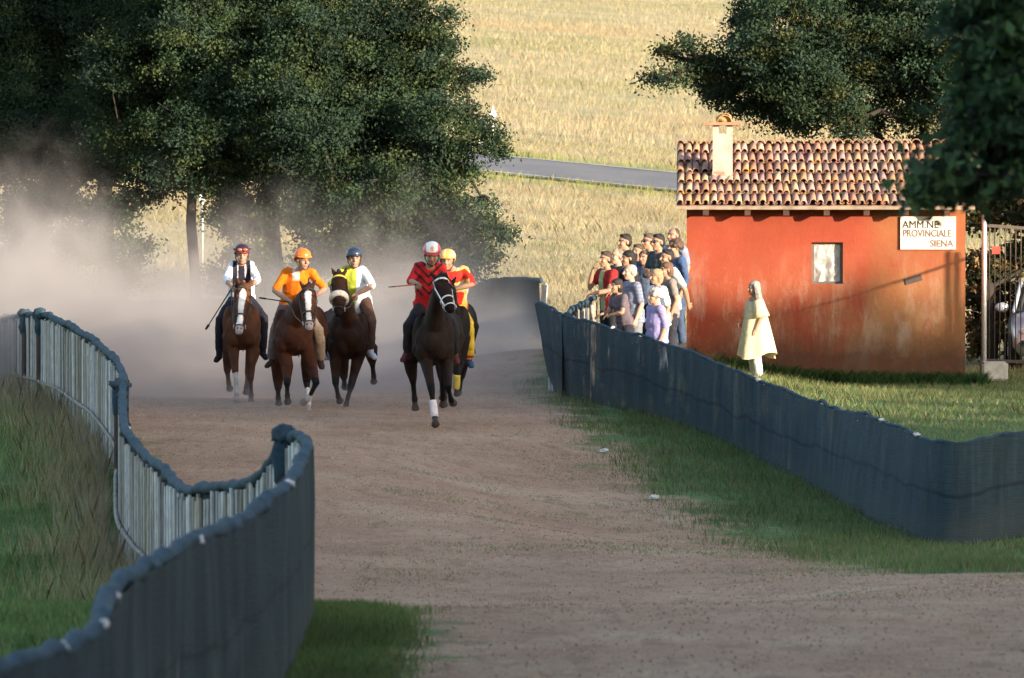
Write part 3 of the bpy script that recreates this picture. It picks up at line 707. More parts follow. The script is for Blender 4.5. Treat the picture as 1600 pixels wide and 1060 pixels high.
def tree(name, label, base, masses, trunk_r, dens, size, colors, seed, group=None, clump=.33, fork=.45, cat='tree', limbs=True, lean=(0, 0)):
    """masses: (world centre, radius)"""
    root = empty(name, base, 0, label, cat, group); L = Vector(base)
    cs = [Vector(m_[0])-L for m_ in masses]; rs = [m_[1] for m_ in masses]
    V_, C_ = leaf_cloud(cs, rs, dens, size, colors, clump, seed)
    link('crown', fastmesh('crown', V_, 4, C=C_), LEAF, root)
    r_ = random.Random(seed); mb = MB()
    top = max(c.z for c in cs); fz = top*fork
    fk = Vector((lean[0], lean[1], fz))
    if trunk_r:
        mb.tube([(0, 0, -.3), (lean[0]*.2+.05, lean[1]*.2, fz*.35), (lean[0]*.6-.04, lean[1]*.6, fz*.7), fk], [trunk_r*1.25, trunk_r, trunk_r*.92, trunk_r*.8], 12)
        order = sorted(range(len(cs)), key=lambda q: (cs[q]-fk).length)
        done = []
        for q in order:
            c, rr = cs[q], rs[q]
            near = [e_ for e_ in done if (cs[e_]-fk).length < (c-fk).length-.2]
            if near and (c-fk).length > 1.6:
                e_ = min(near, key=lambda e_: (cs[e_]-c).length+.25*(cs[e_]-fk).length); a = cs[e_]; w0 = .6
            else: a = fk.lerp(Vector((0, 0, fz*.75)), r_.random()*.6); w0 = 1.0
            done.append(q)
            mid = a.lerp(c, .5)+Vector((r_.uniform(-.2, .2), r_.uniform(-.2, .2), r_.uniform(-.05, .25)))
            mb.tube([a, mid, c], [trunk_r*.32*w0, trunk_r*.2*w0, trunk_r*.09], 7)
            for _ in range(4):
                d = Vector((r_.uniform(-1, 1), r_.uniform(-1, 1), r_.uniform(-.5, .8)))*rr*.85
                mb.tube([c.lerp(mid, .3), c+d*.5+Vector((0, 0, .06)), c+d], [trunk_r*.12, trunk_r*.07, .008], 5, cap=0)
        mb.build('trunk', BARK, root, True)
    return root
OAK = [(.031, .054, .029), (.038, .064, .031), (.029, .050, .034), (.050, .068, .027), (.026, .046, .032)]
def pm(lst, D, jit=1.0, seed=0):
    r_ = random.Random(seed); return [(P(a, b, D+r_.uniform(-jit, jit)), rr*D/F) for a, b, rr in lst]
# slim oak with the visible trunk
bA = P(302, 470, 104); bA.z = h(bA.x, 104)
tree('oak_tree', 'oak with a slim bare lower trunk rising out of the dust', bA, pm([(300, 60, 90), (235, 150, 75), (330, 190, 85), (275, 250, 60), (385, 120, 70), (365, 265, 50), (210, 70, 70), (395, 50, 70), (300, -70, 110), (380, -80, 90), (220, -60, 90), (190, 220, 45), (240, 290, 38), (420, 200, 50), (320, 285, 40), (300, -200, 100), (340, 120, 80), (270, 150, 70), (360, 310, 34), (290, 200, 60), (410, 160, 55), (240, 20, 70), (170, 160, 60), (180, 90, 60)], 104, 1.3, 1), .10, 190, .034, OAK, 11, 'oaks behind the track', fork=.38)
bB = P(60, 470, 108); bB.z = h(bB.x, 108)
tree('oak_tree', 'dark oak at the left edge behind the rising dust', bB, pm([(40, 50, 110), (60, 150, 75), (125, 205, 60), (0, 190, 75), (150, 100, 70), (90, -60, 120), (-60, 80, 110), (-80, 230, 90), (20, 250, 60), (100, 275, 45), (160, 265, 40), (160, 20, 70), (40, 320, 40), (-40, -100, 120), (90, 130, 80), (130, 30, 90), (60, 230, 60), (10, 120, 80), (0, 30, 90), (170, 200, 45), (90, 320, 40)], 108, 1.4, 2), .26, 180, .034, OAK, 12, 'oaks behind the track', fork=.35)
bC = P(545, 470, 103); bC.z = h(bC.x, 103)
tree('oak_tree', 'broad spreading oak right of the slim trunk with low side branches', bC, pm([(480, 60, 80), (560, 80, 100), (640, 50, 70), (655, 130, 62), (600, 190, 85), (500, 210, 80), (690, 180, 48), (735, 190, 34), (758, 215, 28), (770, 235, 17), (725, 130, 22), (748, 122, 13), (560, 300, 66), (650, 290, 62), (715, 265, 32), (740, 360, 34), (690, 370, 42), (610, 360, 58), (768, 362, 20), (786, 365, 11), (752, 400, 26), (690, 420, 36), (758, 318, 14), (700, 70, 24), (700, 30, 18), (440, 130, 60), (450, 270, 45), (520, 380, 40), (560, -60, 110), (470, -80, 90), (650, -60, 70), (560, -190, 110), (690, 240, 40), (640, 230, 60), (560, 150, 85), (480, 140, 75), (540, 240, 70), (600, 290, 60), (520, 310, 55), (470, 330, 45), (610, 110, 80), (590, 340, 50), (660, 340, 46), (640, 400, 40), (560, 390, 46), (700, 320, 36), (722, 335, 30), (685, 340, 40), (722, 405, 32), (650, 440, 40), (700, 445, 32), (600, 430, 40)], 103, 1.2, 3), .24, 190, .034, OAK, 13, 'oaks behind the track', fork=.30)
bD = P(165, 470, 112); bD.z = h(bD.x, 112)
tree('oak_tree', 'shadowed oak set back between the left oak and the slim one', bD, pm([(165, 60, 110), (120, 140, 80), (210, 180, 80), (160, 230, 60), (220, 250, 45), (110, 230, 55), (60, 325, 48), (150, 325, 42), (20, 365, 42), (195, 330, 34), (105, 375, 34), (150, 392, 40), (205, 390, 32), (90, 425, 36), (185, 440, 36), (30, 430, 36), (170, -60, 120), (240, 110, 70), (90, 60, 80)], 112, 1.2, 7), .18, 130, .042, OAK, 17, 'oaks behind the track', fork=.4)
bE = P(425, 470, 111); bE.z = h(bE.x, 111)
tree('oak_tree', 'shadowed oak set back between the slim oak and the broad one', bE, pm([(425, 60, 110), (380, 150, 80), (460, 200, 75), (420, 250, 60), (480, 270, 50), (370, 230, 50), (430, -60, 120), (500, 120, 70), (520, 200, 60), (350, 345, 34), (400, 330, 36), (370, 395, 26), (480, 350, 40), (345, 435, 28), (400, 405, 32), (430, 440, 28), (500, 400, 40)], 111, 1.2, 8), .18, 130, .042, OAK, 18, 'oaks behind the track', fork=.4)
# low bushes seen through the dust
for px, py, rr, D, lab in ((30, 425, 42, 112, 'sunlit low bush at the left edge beyond the dust'), (385, 345, 30, 113, 'small leafy bush under the oaks, left of the gap'), (650, 440, 40, 105, 'rounded bush at the foot of the broad oak')):
    b = P(px, py, D); b.z = h(b.x, D)
    tree('bush', lab, b, [(P(px, py, D), rr*D/F), (P(px+rr*.7, py+rr*.5, D), rr*.6*D/F), (P(px-rr*.8, py+rr*.4, D), rr*.6*D/F)], .05, 46, .06, [(.08, .09, .03), (.10, .10, .035), (.06, .075, .03)], int(px)+5, 'bushes beyond the track', cat='bush')
bR = P(1470, 480, 104); bR.z = h(bR.x, 104)
ASH = [(.034, .058, .033), (.044, .069, .034), (.030, .052, .036), (.072, .080, .030), (.030, .051, .030)]
tree('oak_tree', 'large spreading tree rising behind the red hut', bR, pm([(1250, 50, 95), (1190, 80, 50), (1100, 100, 34), (1048, 120, 20), (1024, 122, 11), (1045, 85, 12), (1128, 140, 36), (1205, 160, 46), (1350, 70, 105), (1450, 50, 100), (1405, 140, 62), (1300, 150, 55), (1550, 90, 95), (1565, 200, 62), (1480, 170, 52), (1160, 20, 26), (1250, -60, 110), (1400, -80, 130), (1560, -80, 120), (1660, 80, 110), (1690, 220, 80), (1230, 195, 26), (1350, 190, 30), (1160, 165, 22), (1400, -220, 130), (1075, 70, 9), (1170, 60, 40), (1620, 250, 50), (1280, 185, 34), (1330, 192, 32), (1420, 190, 36), (1250, 125, 62), (1185, 130, 42), (1215, 95, 58), (1105, 118, 26), (1300, 100, 80), (1400, 60, 90), (1140, 110, 30), (1500, 120, 80), (1480, 60, 80)], 104, 1.4, 4), .34, 175, .036, ASH, 14, None, fork=.42, lean=(-.3, 0))
bI = P(1545, 480, 99); bI.z = h(bI.x, 99)
tree('ivy_bush', 'tall ivy covered bush with dry orange leaves behind the gate', bI, pm([(1530, 420, 30), (1524, 500, 26), (1545, 340, 36), (1590, 320, 45), (1530, 540, 24), (1570, 290, 35), (1640, 330, 60), (1528, 460, 28), (1620, 400, 50), (1560, 430, 32), (1556, 480, 28), (1552, 520, 26)], 99.5, .4, 5), .12, 60, .055, [(.09, .07, .03), (.05, .06, .025), (.20, .115, .045), (.24, .14, .06), (.04, .05, .025)], 15, None, cat='bush', clump=.24)
# foreground tree: only the tips of its hanging branch reach the frame
bF = Vector((5.6, 31.5, h(5.6, 31.5)))
tree('foreground_tree', 'blurred dark hanging branch of a near tree at the right edge', bF, pm([(1540, 120, 70), (1570, 200, 75), (1522, 195, 34), (1488, 255, 26), (1466, 268, 16), (1490, 240, 26), (1486, 292, 14), (1452, 300, 8), (1590, 260, 44), (1526, 150, 46), (1650, 120, 140), (1720, 220, 150), (1800, 40, 200), (1640, 0, 150), (1950, 150, 260), (1800, -200, 260), (2100, -100, 300), (1548, 290, 18), (1506, 298, 8), (1434, 308, 4)], 31, .35, 6), .07, 40, .042, [(.05, .095, .045), (.065, .115, .045), (.045, .08, .05)], 16, None, clump=.16, fork=.62)

# woodland to the right of and behind the camera: it throws the evening shade over the track
def woodland():
    r_ = np.random.default_rng(5); N_ = 190000
    v = r_.uniform(-25, 92, N_); u = r_.normal(7, 2.2, N_)
    top = 11.45+.22*np.sin(v*1.7)+.2*np.sin(v*4.1+1)+.2*np.sin(v*7.3+2)
    gap = ((v > 62.3) & (v < 66.0)); top = np.where(gap, 8.7+.7*np.sin(v*5)+.4*np.sin(v*11), top)
    top = np.where(v > 70, top+.25, np.where(v > 66, 9.3+.5*np.sin(v*6), np.where((v > 52) & (v < 62.3), top+.35, top)))
    z = top*(r_.random(N_)**.62)
    a, b = np.array([math.sin(AZ), -math.cos(AZ)]), np.array([math.cos(AZ), math.sin(AZ)])
    xy = u[:, None]*a+v[:, None]*b
    pos = np.concatenate([xy, z[:, None]], 1)
    d = r_.normal(size=(N_, 3)); d /= np.linalg.norm(d, axis=1)[:, None]; e = np.cross(d, r_.normal(size=(N_, 3))); e /= np.linalg.norm(e, axis=1)[:, None]
    s_ = r_.uniform(.16, .36, N_)[:, None]
    q_ = np.stack([pos-d*s_, pos+e*s_*.6, pos+d*s_, pos-e*s_*.6], 1).reshape(-1, 3)
    C_ = np.repeat(np.array(OAK)[r_.integers(0, 5, N_)]*r_.uniform(.7, 1.3, (N_, 1)), 4, 0)
    tag(link('woodland', fastmesh('woodland', q_, 4, C=C_), LEAF), kind='stuff')
woodland()

# ------------------------------------------------------------------ grass
def grass(name, x, y, hgt, wid, colors, seed, lean=.35, z_off=0):
    r_ = np.random.default_rng(seed); n = len(x); z = hh(x, y)-.02+z_off
    p = np.stack([x, y, z], 1); th = r_.uniform(0, 2*math.pi, n); H = hgt*r_.uniform(.5, 1.25, n); W = wid*r_.uniform(.7, 1.3, n)
    a = np.stack([np.cos(th), np.sin(th), 0*th], 1)*W[:, None]
    ld_ = np.clip(r_.normal(size=(n, 2)), -1.1, 1.1)*lean*H[:, None]
    mid = p+np.stack([ld_[:, 0]*.35, ld_[:, 1]*.35, H*.55], 1); tip = p+np.stack([ld_[:, 0], ld_[:, 1], H], 1)
    q_ = np.stack([p-a*.5, p+a*.5, mid+a*.38, tip, mid-a*.38], 1).reshape(-1, 3)
    C_ = np.array(colors)[r_.integers(0, len(colors), n)]*r_.uniform(.7, 1.3, (n, 1))
    C_ = np.repeat(C_, 5, 0)
    return tag(link(name, fastmesh(name, q_, 5, C=C_), BLADE), kind='stuff')
def scatter(n, y0, y1, keep, seed, x0=None, x1=None, ypow=1.0):
    r_ = np.random.default_rng(seed); y = y0+(y1-y0)*r_.random(n)**ypow
    lo = -y*.094-.3 if x0 is None else x0; hi = y*.094+.3 if x1 is None else x1
    x = lo+(hi-lo)*r_.random(n); k = keep(x, y, r_); return x[k], y[k]
GREEN = [(.14, .24, .075), (.17, .27, .085), (.12, .20, .065), (.21, .26, .10), (.26, .25, .12)]
DRY = [(.47, .39, .25), (.50, .42, .28), (.43, .35, .21), (.35, .34, .18), (.50, .37, .23)]
def patchy(x, y, f, s=0): return np.array([mnoise.noise(Vector((a*f, b*f, s))) for a, b in zip(x, y)])
# left field
def kl(x, y, r_): return (x < np.interp(y, lfy, lfx)-.12)
x, y = scatter(150000, 22, 97, kl, 21, x1=-1.4)
pn = patchy(x, y, .7); grass('grass', x, y, .09+.08*np.clip(pn+.3, 0, 1), .009, GREEN, 22)
# tall dry tangle along the fence, field side
r_ = np.random.default_rng(23); y = r_.uniform(46, 92, 26000); x = np.interp(y, lfy, lfx)-.12-np.abs(r_.normal(0, .45, len(y)))-.1
k = patchy(x, y, .5, 3)+r_.normal(0, .25, len(x)) > -.12
grass('tall_grass', x[k], y[k], .28, .005, [(.36, .30, .17), (.44, .36, .21), (.26, .25, .12), (.19, .22, .09), (.50, .38, .22)], 24, .3)
r_ = np.random.default_rng(61); y = r_.uniform(52, 92, 9000); x = np.interp(y, lfy, lfx)-.16-np.abs(r_.normal(0, .22, len(y)))
k = patchy(x, y, .8, 9)+r_.normal(0, .2, len(x)) > -.05
grass('seed_grass', x[k], y[k], .42, .0055, [(.30, .26, .19), (.36, .31, .24), (.40, .27, .13), (.24, .22, .13)], 62, .25)
# verge along the right fence and the near grass patch by the left fence
def kv(x, y, r_): d = dirtness(x, y); return (d+.5*patchy(x, y, .8, 16) < r_.normal(-.05, .30, len(x))) & (x < np.interp(y, [v.y for v in RT][:9][::-1], [v.x for v in RT][:9][::-1])+.1) & ((patchy(x, y, 1.1, 14)+.5*patchy(x, y, 3.1, 15) > -.28+r_.normal(0, .12, len(x))) | (d < -.9))
x, y = scatter(170000, 48, 88, kv, 25, x0=0.0, x1=6.5)
VERGE = GREEN+[(.20, .19, .10), (.17, .17, .09), (.24, .20, .12)]
grass('verge_grass', x, y, .10+.09*np.clip(patchy(x, y, .9, 5)+.1, 0, 1), .008, VERGE, 26)
def kn(x, y, r_): d = dirtness(x, y); return (d+.22*patchy(x, y, 1.3, 7) < r_.normal(-.02, .10, len(x))) & (x > np.interp(y, lfy, lfx)-.05)
x, y = scatter(110000, 24, 44.5, kn, 27, x0=-2.1, x1=-.4)
grass('near_grass', x, y, .09, .006, GREEN, 28)
# thin straw and weeds on the track
def kt(x, y, r_): d = dirtness(x, y); return (d > 0) & (np.abs(y-44) > 2.5) & (patchy(x, y, .35, 8)+.5*patchy(x, y, 1.7, 2) > .24+r_.normal(0, .12, len(x)))
x, y = scatter(110000, 35, 84, kt, 29)
grass('straw_litter', x, y, .028, .007, [(.36, .28, .18), (.24, .23, .12), (.42, .33, .22), (.22, .20, .11)], 30, 1.0)
def clods():
    x, y = scatter(300000, 35.5, 90, lambda x, y, r_: dirtness(x, y) > -.15, 51, x0=-8.5, x1=8.5)
    r_ = np.random.default_rng(52); n = len(x); z = hh(x, y); s = .004+.014*r_.random(n)**3; th = r_.uniform(0, 6.28, n)
    c = np.stack([x, y, z-.004], 1); ring = [c+np.stack([np.cos(th+k*2.094)*s, np.sin(th+k*2.094)*s*1.3, 0*s], 1) for k in range(3)]
    tip = c+np.stack([r_.normal(0, .3, n)*s, r_.normal(0, .3, n)*s, s*r_.uniform(.6, 1.3, n)], 1)
    V_ = np.stack([ring[0], ring[1], tip, ring[1], ring[2], tip, ring[2], ring[0], tip], 1).reshape(-1, 3)
    pal_ = np.array([(.38, .24, .165), (.30, .185, .13), (.48, .34, .24), (.25, .155, .11), (.44, .31, .21)])
    C_ = np.repeat(pal_[r_.integers(0, 5, n)]*r_.uniform(.7, 1.25, (n, 1)), 9, 0)
    tag(link('dirt_clods', fastmesh('dirt_clods', V_, 3, C=C_), CLOD), kind='stuff')
CLOD = painted('clod', .95, .2, 20, spec=.1)
clods()
def kg(x, y, r_): d = dirtness(x, y); return (y > 47+2*r_.random(len(y))) & (d > -.1) & (patchy(x, y, .45, 12)+.6*patchy(x, y, 1.9, 2)-.09*np.clip(d-.2, 0, 4) > .04+r_.normal(0, .10, len(x)))
x, y = scatter(200000, 36, 80, kg, 53, x0=-1.5, x1=8)
grass('track_grass', x, y, .045, .006, GREEN+[(.30, .27, .14)], 54, .6)
# field behind the right fence
def kb(x, y, r_):
    xf = np.interp(y, [v.y for v in RT][:9][::-1], [v.x for v in RT][:9][::-1]); return (x > xf+.15) & ~((x > HX0-.1) & (x < HX1+.1) & (y > HY0-.02) & (y < HY1))
x, y = scatter(90000, 64, 97, kb, 31, x0=.3, x1=9.5)
grass('rough_grass', x, y, .09+.13*np.clip(patchy(x, y, .6, 9)+.05, 0, 1), .009, GREEN+[(.26, .25, .11), (.34, .29, .15), (.22, .23, .09), (.38, .33, .18), (.30, .29, .13)], 32, .5)
# weeds at the foot of the hut
r_ = np.random.default_rng(33); x = r_.uniform(HX0, HX1+.3, 9000); y = HY0-.10-np.abs(r_.normal(0, .25, 9000)); k = patchy(x, y, 1.1, 4) > -.25
grass('weeds', x[k], y[k], .24, .012, [(.05, .10, .03), (.07, .13, .04), (.04, .08, .03)], 34, .6)
# dry hillside grass
def kd(x, y, r_): return (np.abs(y-(149.6-.385*(x-1.3))) > 3.2) & (patchy(x, y, .22, 1) > -.35+r_.normal(0, .25, len(x)))
x, y = scatter(230000, 97, 165, kd, 35, ypow=1.0)
nearroad = np.abs(y-(149.6-.385*(x-1.3))) < 5.5
grass('dry_grass', x[~nearroad], y[~nearroad], .17+.13*np.clip(patchy(x[~nearroad], y[~nearroad], .3, 6), -.5, 1), .009, DRY, 36, .5)
grass('roadside_grass', x[nearroad], y[nearroad],      .24, .010, [(.24, .30, .09), (.32, .34, .12), (.44, .38, .17)], 37, .4)
x, y = scatter(170000, 165, 330, lambda x, y, r_: patchy(x, y, .12, 1) > -.4+r_.normal(0, .3, len(x)), 38)
grass('hill_grass', x, y, .24, .016, DRY, 39, .4)
# ------------------------------------------------------------------ people
def rotz(a): return Matrix.Rotation(a, 3, 'Z')
def lerp(a, b, t): return a.lerp(b, t)

def head_geo(mb, H, M, k=1.0):
    e = lambda c, r: mb.ell(H+M @ (Vector(c)*k), tuple(x*k for x in r), M, 14, 9)
    e((0, .012, .035), (.077, .097, .088)); e((0, -.03, -.03), (.061, .066, .088)); e((0, -.058, -.092), (.034, .032, .026))
    e((0, -.074, .034), (.055, .022, .018)); e((.036, -.062, -.028), (.028, .03, .028)); e((-.036, -.062, -.028), (.028, .03, .028))
    mb.tube([H+M @ (Vector(p)*k) for p in ((0, -.088, .028), (0, -.106, -.004), (0, -.118, -.026))], [.012*k, .013*k, .018*k], 8)
    e((0, -.09, -.06), (.024, .015, .013))
    e((.08, .012, -.005), (.012, .022, .034)); e((-.08, .012, -.005), (.012, .022, .034))

def face_paint(me, C, H, M, k=1.0, lips=(.36, .14, .11), brow=(.04, .025, .018)):
    X = (coords(me)-np.array(H)) @ np.array(M)/k           # into head space
    fr = X[:, 1] < -.045
    for s in (-1, 1):
        d = np.hypot((X[:, 0]-s*.031)/1.5, (X[:, 2]-.006)); C[fr & (d < .009)] = (.30, .2, .16); C[fr & (d < .0075)] = (.02, .015, .012)
        C[fr & (np.abs(X[:, 0]-s*.032) < .024) & (np.abs(X[:, 2]-.03) < .0075)] = brow
    C[fr & (np.abs(X[:, 0]) < .027) & (np.abs(X[:, 2]+.061) < .010)] = lips
    return X

def arm_geo(mb, S, E, W, infl=0, t1=1.0, k=1.0):
    """t1: 0..2, how far down the arm (1 = elbow, 2 = wrist)"""
    pts = [(S, .058*k), (lerp(S, E, .5), .050*k), (E, .043*k), (lerp(E, W, .35), .043*k), (W, .029*k)]
    ts = [0, .5, 1, 1.35, 2]
    out = [(p, r+infl) for (p, r), t in zip(pts, ts) if t < t1-1e-6]
    if t1 <= 1: out.append((lerp(S, E, t1), (.058-.015*t1)*k+infl*1.15))
    else: out.append((lerp(E, W, t1-1), (.043-.014*(t1-1))*k+infl))
    mb.tube([a for a, _ in out], [b for _, b in out], 10)

def leg_geo(mb, Hp, K, A, infl=0, t1=2.0, k=1.0, flare=0):
    pts = [(Hp, .095*k), (lerp(Hp, K, .5), .080*k), (K, .058*k), (lerp(K, A, .35), .056*k), (A, .040*k)]
    ts = [0, .5, 1, 1.35, 2]
    out = [(p, r+infl+flare*max(0, t-.8)) for (p, r), t in zip(pts, ts) if t < t1-1e-6]
    q = lerp(Hp, K, t1) if t1 <= 1 else lerp(K, A, t1-1)
    out.append((q, (.058 if t1 <= 1 else .058-.018*(t1-1))*k+infl+flare*max(0, t1-.8)))
    mb.tube([a for a, _ in out], [b for _, b in out], 10)

def torso_geo(mb, J, infl=0, lo=0.0, hi=1.0, k=1.0, fat=1.0):
    pel, ch = J['pelvis'], J['chest']; ref = (J['shR']-J['shL']).normalized()
    nk = J['neck']; d = (ch-pel)
    tab = [(pel-d.normalized()*.09*k, (.150*fat, .115*fat)), (pel, (.170*fat, .125*fat)), (lerp(pel, ch, .4), (.145*fat, .112*fat)), (lerp(pel, ch, .75), (.160*fat, .120*fat)), (ch, (.172, .120)), (lerp(ch, nk, .62), (.140, .088)), (lerp(ch, nk, .9), (.075, .066))]
    n = len(tab); a, b = int(lo*(n-1)+.5), int(hi*(n-1)+.5)
    sel = tab[a:b+1]
    mb.tube([p for p, _ in sel], [(r[0]*k+infl, r[1]*k+infl) for _, r in sel], 14, ref=ref)
    if hi > .7:
        for s in ('shL', 'shR'): mb.tube([lerp(ch, nk, .45), lerp(lerp(ch, nk, .3), J[s], .6), J[s]], [.075*k+infl, .068*k+infl, .060*k+infl], 10)

def foot_geo(mb, A, toe, infl=0, k=1.0):
    d = (toe-A); heel = A-Vector((d.x, d.y, 0))*.22+Vector((0, 0, -.055*k))
    mb.tube([A+Vector((0, 0, .03*k)), A-Vector((0, 0, .03*k))], [.040*k+infl, .042*k+infl], 8)
    mb.tube([heel, lerp(heel, toe, .55)+Vector((0, 0, .012*k)), toe], [(.036*k+infl, .036*k+infl), (.045*k+infl, .034*k+infl), (.036*k+infl, .022*k+infl)], 10, ref=Vector((0, 0, 1)).cross(d).normalized() if d.length > 0 else Vector((1, 0, 0)))

def fingers(mb, W, dirn, palm_n, curl=.6, k=1.0, right=True):
    d = dirn.normalized(); n = (palm_n-d*palm_n.dot(d)).normalized(); s = d.cross(n)*(1 if right else -1)
    for q, (off_, ln) in enumerate(((-.030, .068), (-.010, .080), (.010, .075), (.029, .058))):
        b = W+d*.085*k+s*off_*k; a1 = curl*.7; a2 = curl*1.7
        p1 = b+(d*math.cos(a1)+n*math.sin(a1))*ln*.55*k; p2 = p1+(d*math.cos(a2)+n*math.sin(a2))*ln*.5*k
        mb.tube([b-d*.02*k, b, p1, p2], [.0098*k, .0095*k, .0088*k, .0072*k], 6, ref=s)
    b = W+d*.03*k-s*.030*k; p1 = b+(d*.6-s*.7+n*.35).normalized()*.038*k; p2 = p1+(d*.85-s*.15+n*.5).normalized()*.032*k
    mb.tube([b+s*.012*k, b, p1, p2], [.013*k, .012*k, .0105*k, .008*k], 6, ref=n)

def palm(mb, W, dirn, palm_n, k=1.0):
    d = dirn.normalized(); n = (palm_n-d*palm_n.dot(d)).normalized(); s = d.cross(n)
    mb.tube([W-d*.01*k, W+d*.035*k, W+d*.085*k], [(.030*k, .020*k), (.041*k, .017*k), (.040*k, .013*k)], 10, ref=s)

def figure(name, label, loc, rz, J, spec, group=None, k=1.0, vox=.0105):
    """J: joint positions in the figure's own space (it faces -Y)"""
    root = empty(name, loc, rz, label, 'person', group)
    skin = spec.get('skin', (.34, .18, .115)); hm = J['headM']; H = J['head']; hk = (k if k > .85 else k*1.08)*spec.get('headk', 1.0)
    fat = spec.get('fat', 1.0)
    mb = MB(); torso_geo(mb, J, 0, k=k, fat=fat); head_geo(mb, H, hm, hk)
    mb.tube([lerp(J['chest'], J['neck'], .7), J['neck'], H+hm @ Vector((0, .012, -.06))*hk], [.062*k, .054*k, .052*k], 10)
    for s in 'LR':
        arm_geo(mb, J['sh'+s], J['el'+s], J['wr'+s], t1=2.0, k=k); palm(mb, J['wr'+s], J['hd'+s], J['pn'+s], k)
        leg_geo(mb, J['hp'+s], J['kn'+s], J['an'+s], k=k); foot_geo(mb, J['an'+s], J['to'+s], k=k)
    me = remesh(mb, vox, 2)
    C = np.tile(np.array(skin), (len(me.vertices), 1)); face_paint(me, C, H, hm, hk, brow=spec.get('brow', (.05, .03, .02)))
    # five fingers on each hand join the same body mesh
    fb = MB()
    for s in 'LR': fingers(fb, J['wr'+s], J['hd'+s], J['pn'+s], spec.get('curl', .6), k, s == 'R')
    v0 = coords(me); f0 = [tuple(p.vertices) for p in me.polygons]; n0 = len(v0)
    me2 = bpy.data.meshes.new('body'); me2.from_pydata(v0.tolist()+[tuple(v) for v in fb.V], [], f0+[tuple(i+n0 for i in f) for f in fb.F]); smooth_mesh(me2)
    bpy.data.meshes.remove(me)
    setcol(me2, np.concatenate([C, np.tile(np.array(skin), (len(fb.V), 1))]))
    link('body', me2, SKIN, root)

    def part(pname, mb, colour, mat=CLOTH, v=.013, sm=3):
        m_ = remesh(mb, v, sm)
        if mat is CLOTH and pname != 'shoe':           # folds and creases
            X0, N0 = coords(m_), normals(m_); sd_ = hash(label) % 97
            dsp = np.array([mnoise.noise(Vector((x[0]*9, x[1]*9, x[2]*5+sd_)))*.013+abs(mnoise.noise(Vector((x[0]*7+sd_, x[1]*7, x[2]*13))))*-.014 for x in X0])
            m_.vertices.foreach_set('co', (X0+N0*dsp[:, None]).ravel()); m_.update()
        c = colour(coords(m_), normals(m_)) if callable(colour) else np.tile(np.array(colour), (len(m_.vertices), 1))
        setcol(m_, c); return link(pname, m_, mat, root)
    # shirt
    sl_ = spec.get('sleeve', .7); mb = MB(); ib = .022
    torso_geo(mb, J, ib, lo=0, hi=.84, k=k, fat=fat)
    if spec.get('untucked', True):
        d = (J['chest']-J['pelvis']).normalized(); mb.tube([J['pelvis']-d*.13*k, J['pelvis']+d*.06*k], [(.172*k*fat+ib, .130*k*fat+ib)]*2, 14, ref=(J['shR']-J['shL']).normalized(), cap=.2)
    for s in 'LR': arm_geo(mb, J['sh'+s], J['el'+s], J['wr'+s], .016 if sl_ < 1.5 else .013, sl_, k)
    if spec.get('collar'): mb.tube([lerp(J['chest'], J['neck'], .75), lerp(J['chest'], J['neck'], 1.02)], [.078*k, .070*k], 10, cap=.1)
    part('shirt', mb, spec['shirt'])
    # trousers
    mb = MB(); tr = spec.get('trouser_len', 1.93); ti = spec.get('trouser_infl', .018)
    torso_geo(mb, J, .014, lo=0, hi=.34, k=k, fat=fat)
    for s in 'LR': leg_geo(mb, J['hp'+s], J['kn'+s], J['an'+s], ti, tr, k, spec.get('flare', .004))
    part('trousers', mb, spec['trousers'], v=.015)
    for s in 'LR':
        mb = MB(); foot_geo(mb, J['an'+s], J['to'+s], .009, k); part('shoe', mb, spec.get('shoes', (.03, .025, .025)), v=.012)
    # hair or helmet
    st = spec.get('hair', 'short'); hc = spec.get('hair_col', (.02, .014, .01))
    E = lambda mb, c, r, **kw: mb.ell(H+hm @ (Vector(c)*hk), tuple(x*hk for x in r), hm, 14, 9, **kw)
    if st != 'bald' and st != 'helmet':
        mb = MB()
        if st == 'short':
            E(mb, (0, .022, .062), (.083, .096, .076)); E(mb, (0, .045, .005), (.087, .072, .085)); E(mb, (0, -.035, .108), (.06, .045, .024))
        elif st == 'thin':
            E(mb, (0, .03, .05), (.083, .088, .074)); E(mb, (0, .05, .0), (.085, .066, .075))
        elif st == 'bob':
            E(mb, (0, .02, .06), (.095, .105, .082), noise=.08); E(mb, (0, .05, -.02), (.098, .075, .11), noise=.1)
        elif st == 'curly':
            for q in range(26):
                a = q*2.4; b = math.acos(1-1.45*(q+.5)/26); v = Vector((math.sin(b)*math.cos(a)*.088, math.sin(b)*math.sin(a)*.098+.03, math.cos(b)*.088+.035))
                if v.y < -.04 and v.z < .075: continue
                E(mb, v, (.042, .042, .042), noise=.2, seed=q)
        elif st == 'long':
            E(mb, (0, .02, .062), (.090, .104, .078)); E(mb, (0, .055, -.02), (.096, .07, .12))
            for q in range(11):
                x = (q-5)*.018; b0 = H+hm @ (Vector((x, .07-.012*abs(q-5), .03))*hk); d = Vector((x*.6, .06+.02*math.sin(q*3), -.36-.06*math.sin(q*2.1)))
                mb.tube([b0, b0+hm @ Vector((x*.3, .03, -.12)), b0+hm @ d], [.034, .03, .014], 7)
            for s in (-1, 1): mb.tube([H+hm @ Vector((s*.075, -.01, .06)), H+hm @ Vector((s*.092, .0, -.05)), H+hm @ Vector((s*.10, .0, -.19))], [.026, .024, .012], 7)
        part('hair', mb, hc, HAIR, .011, 2)
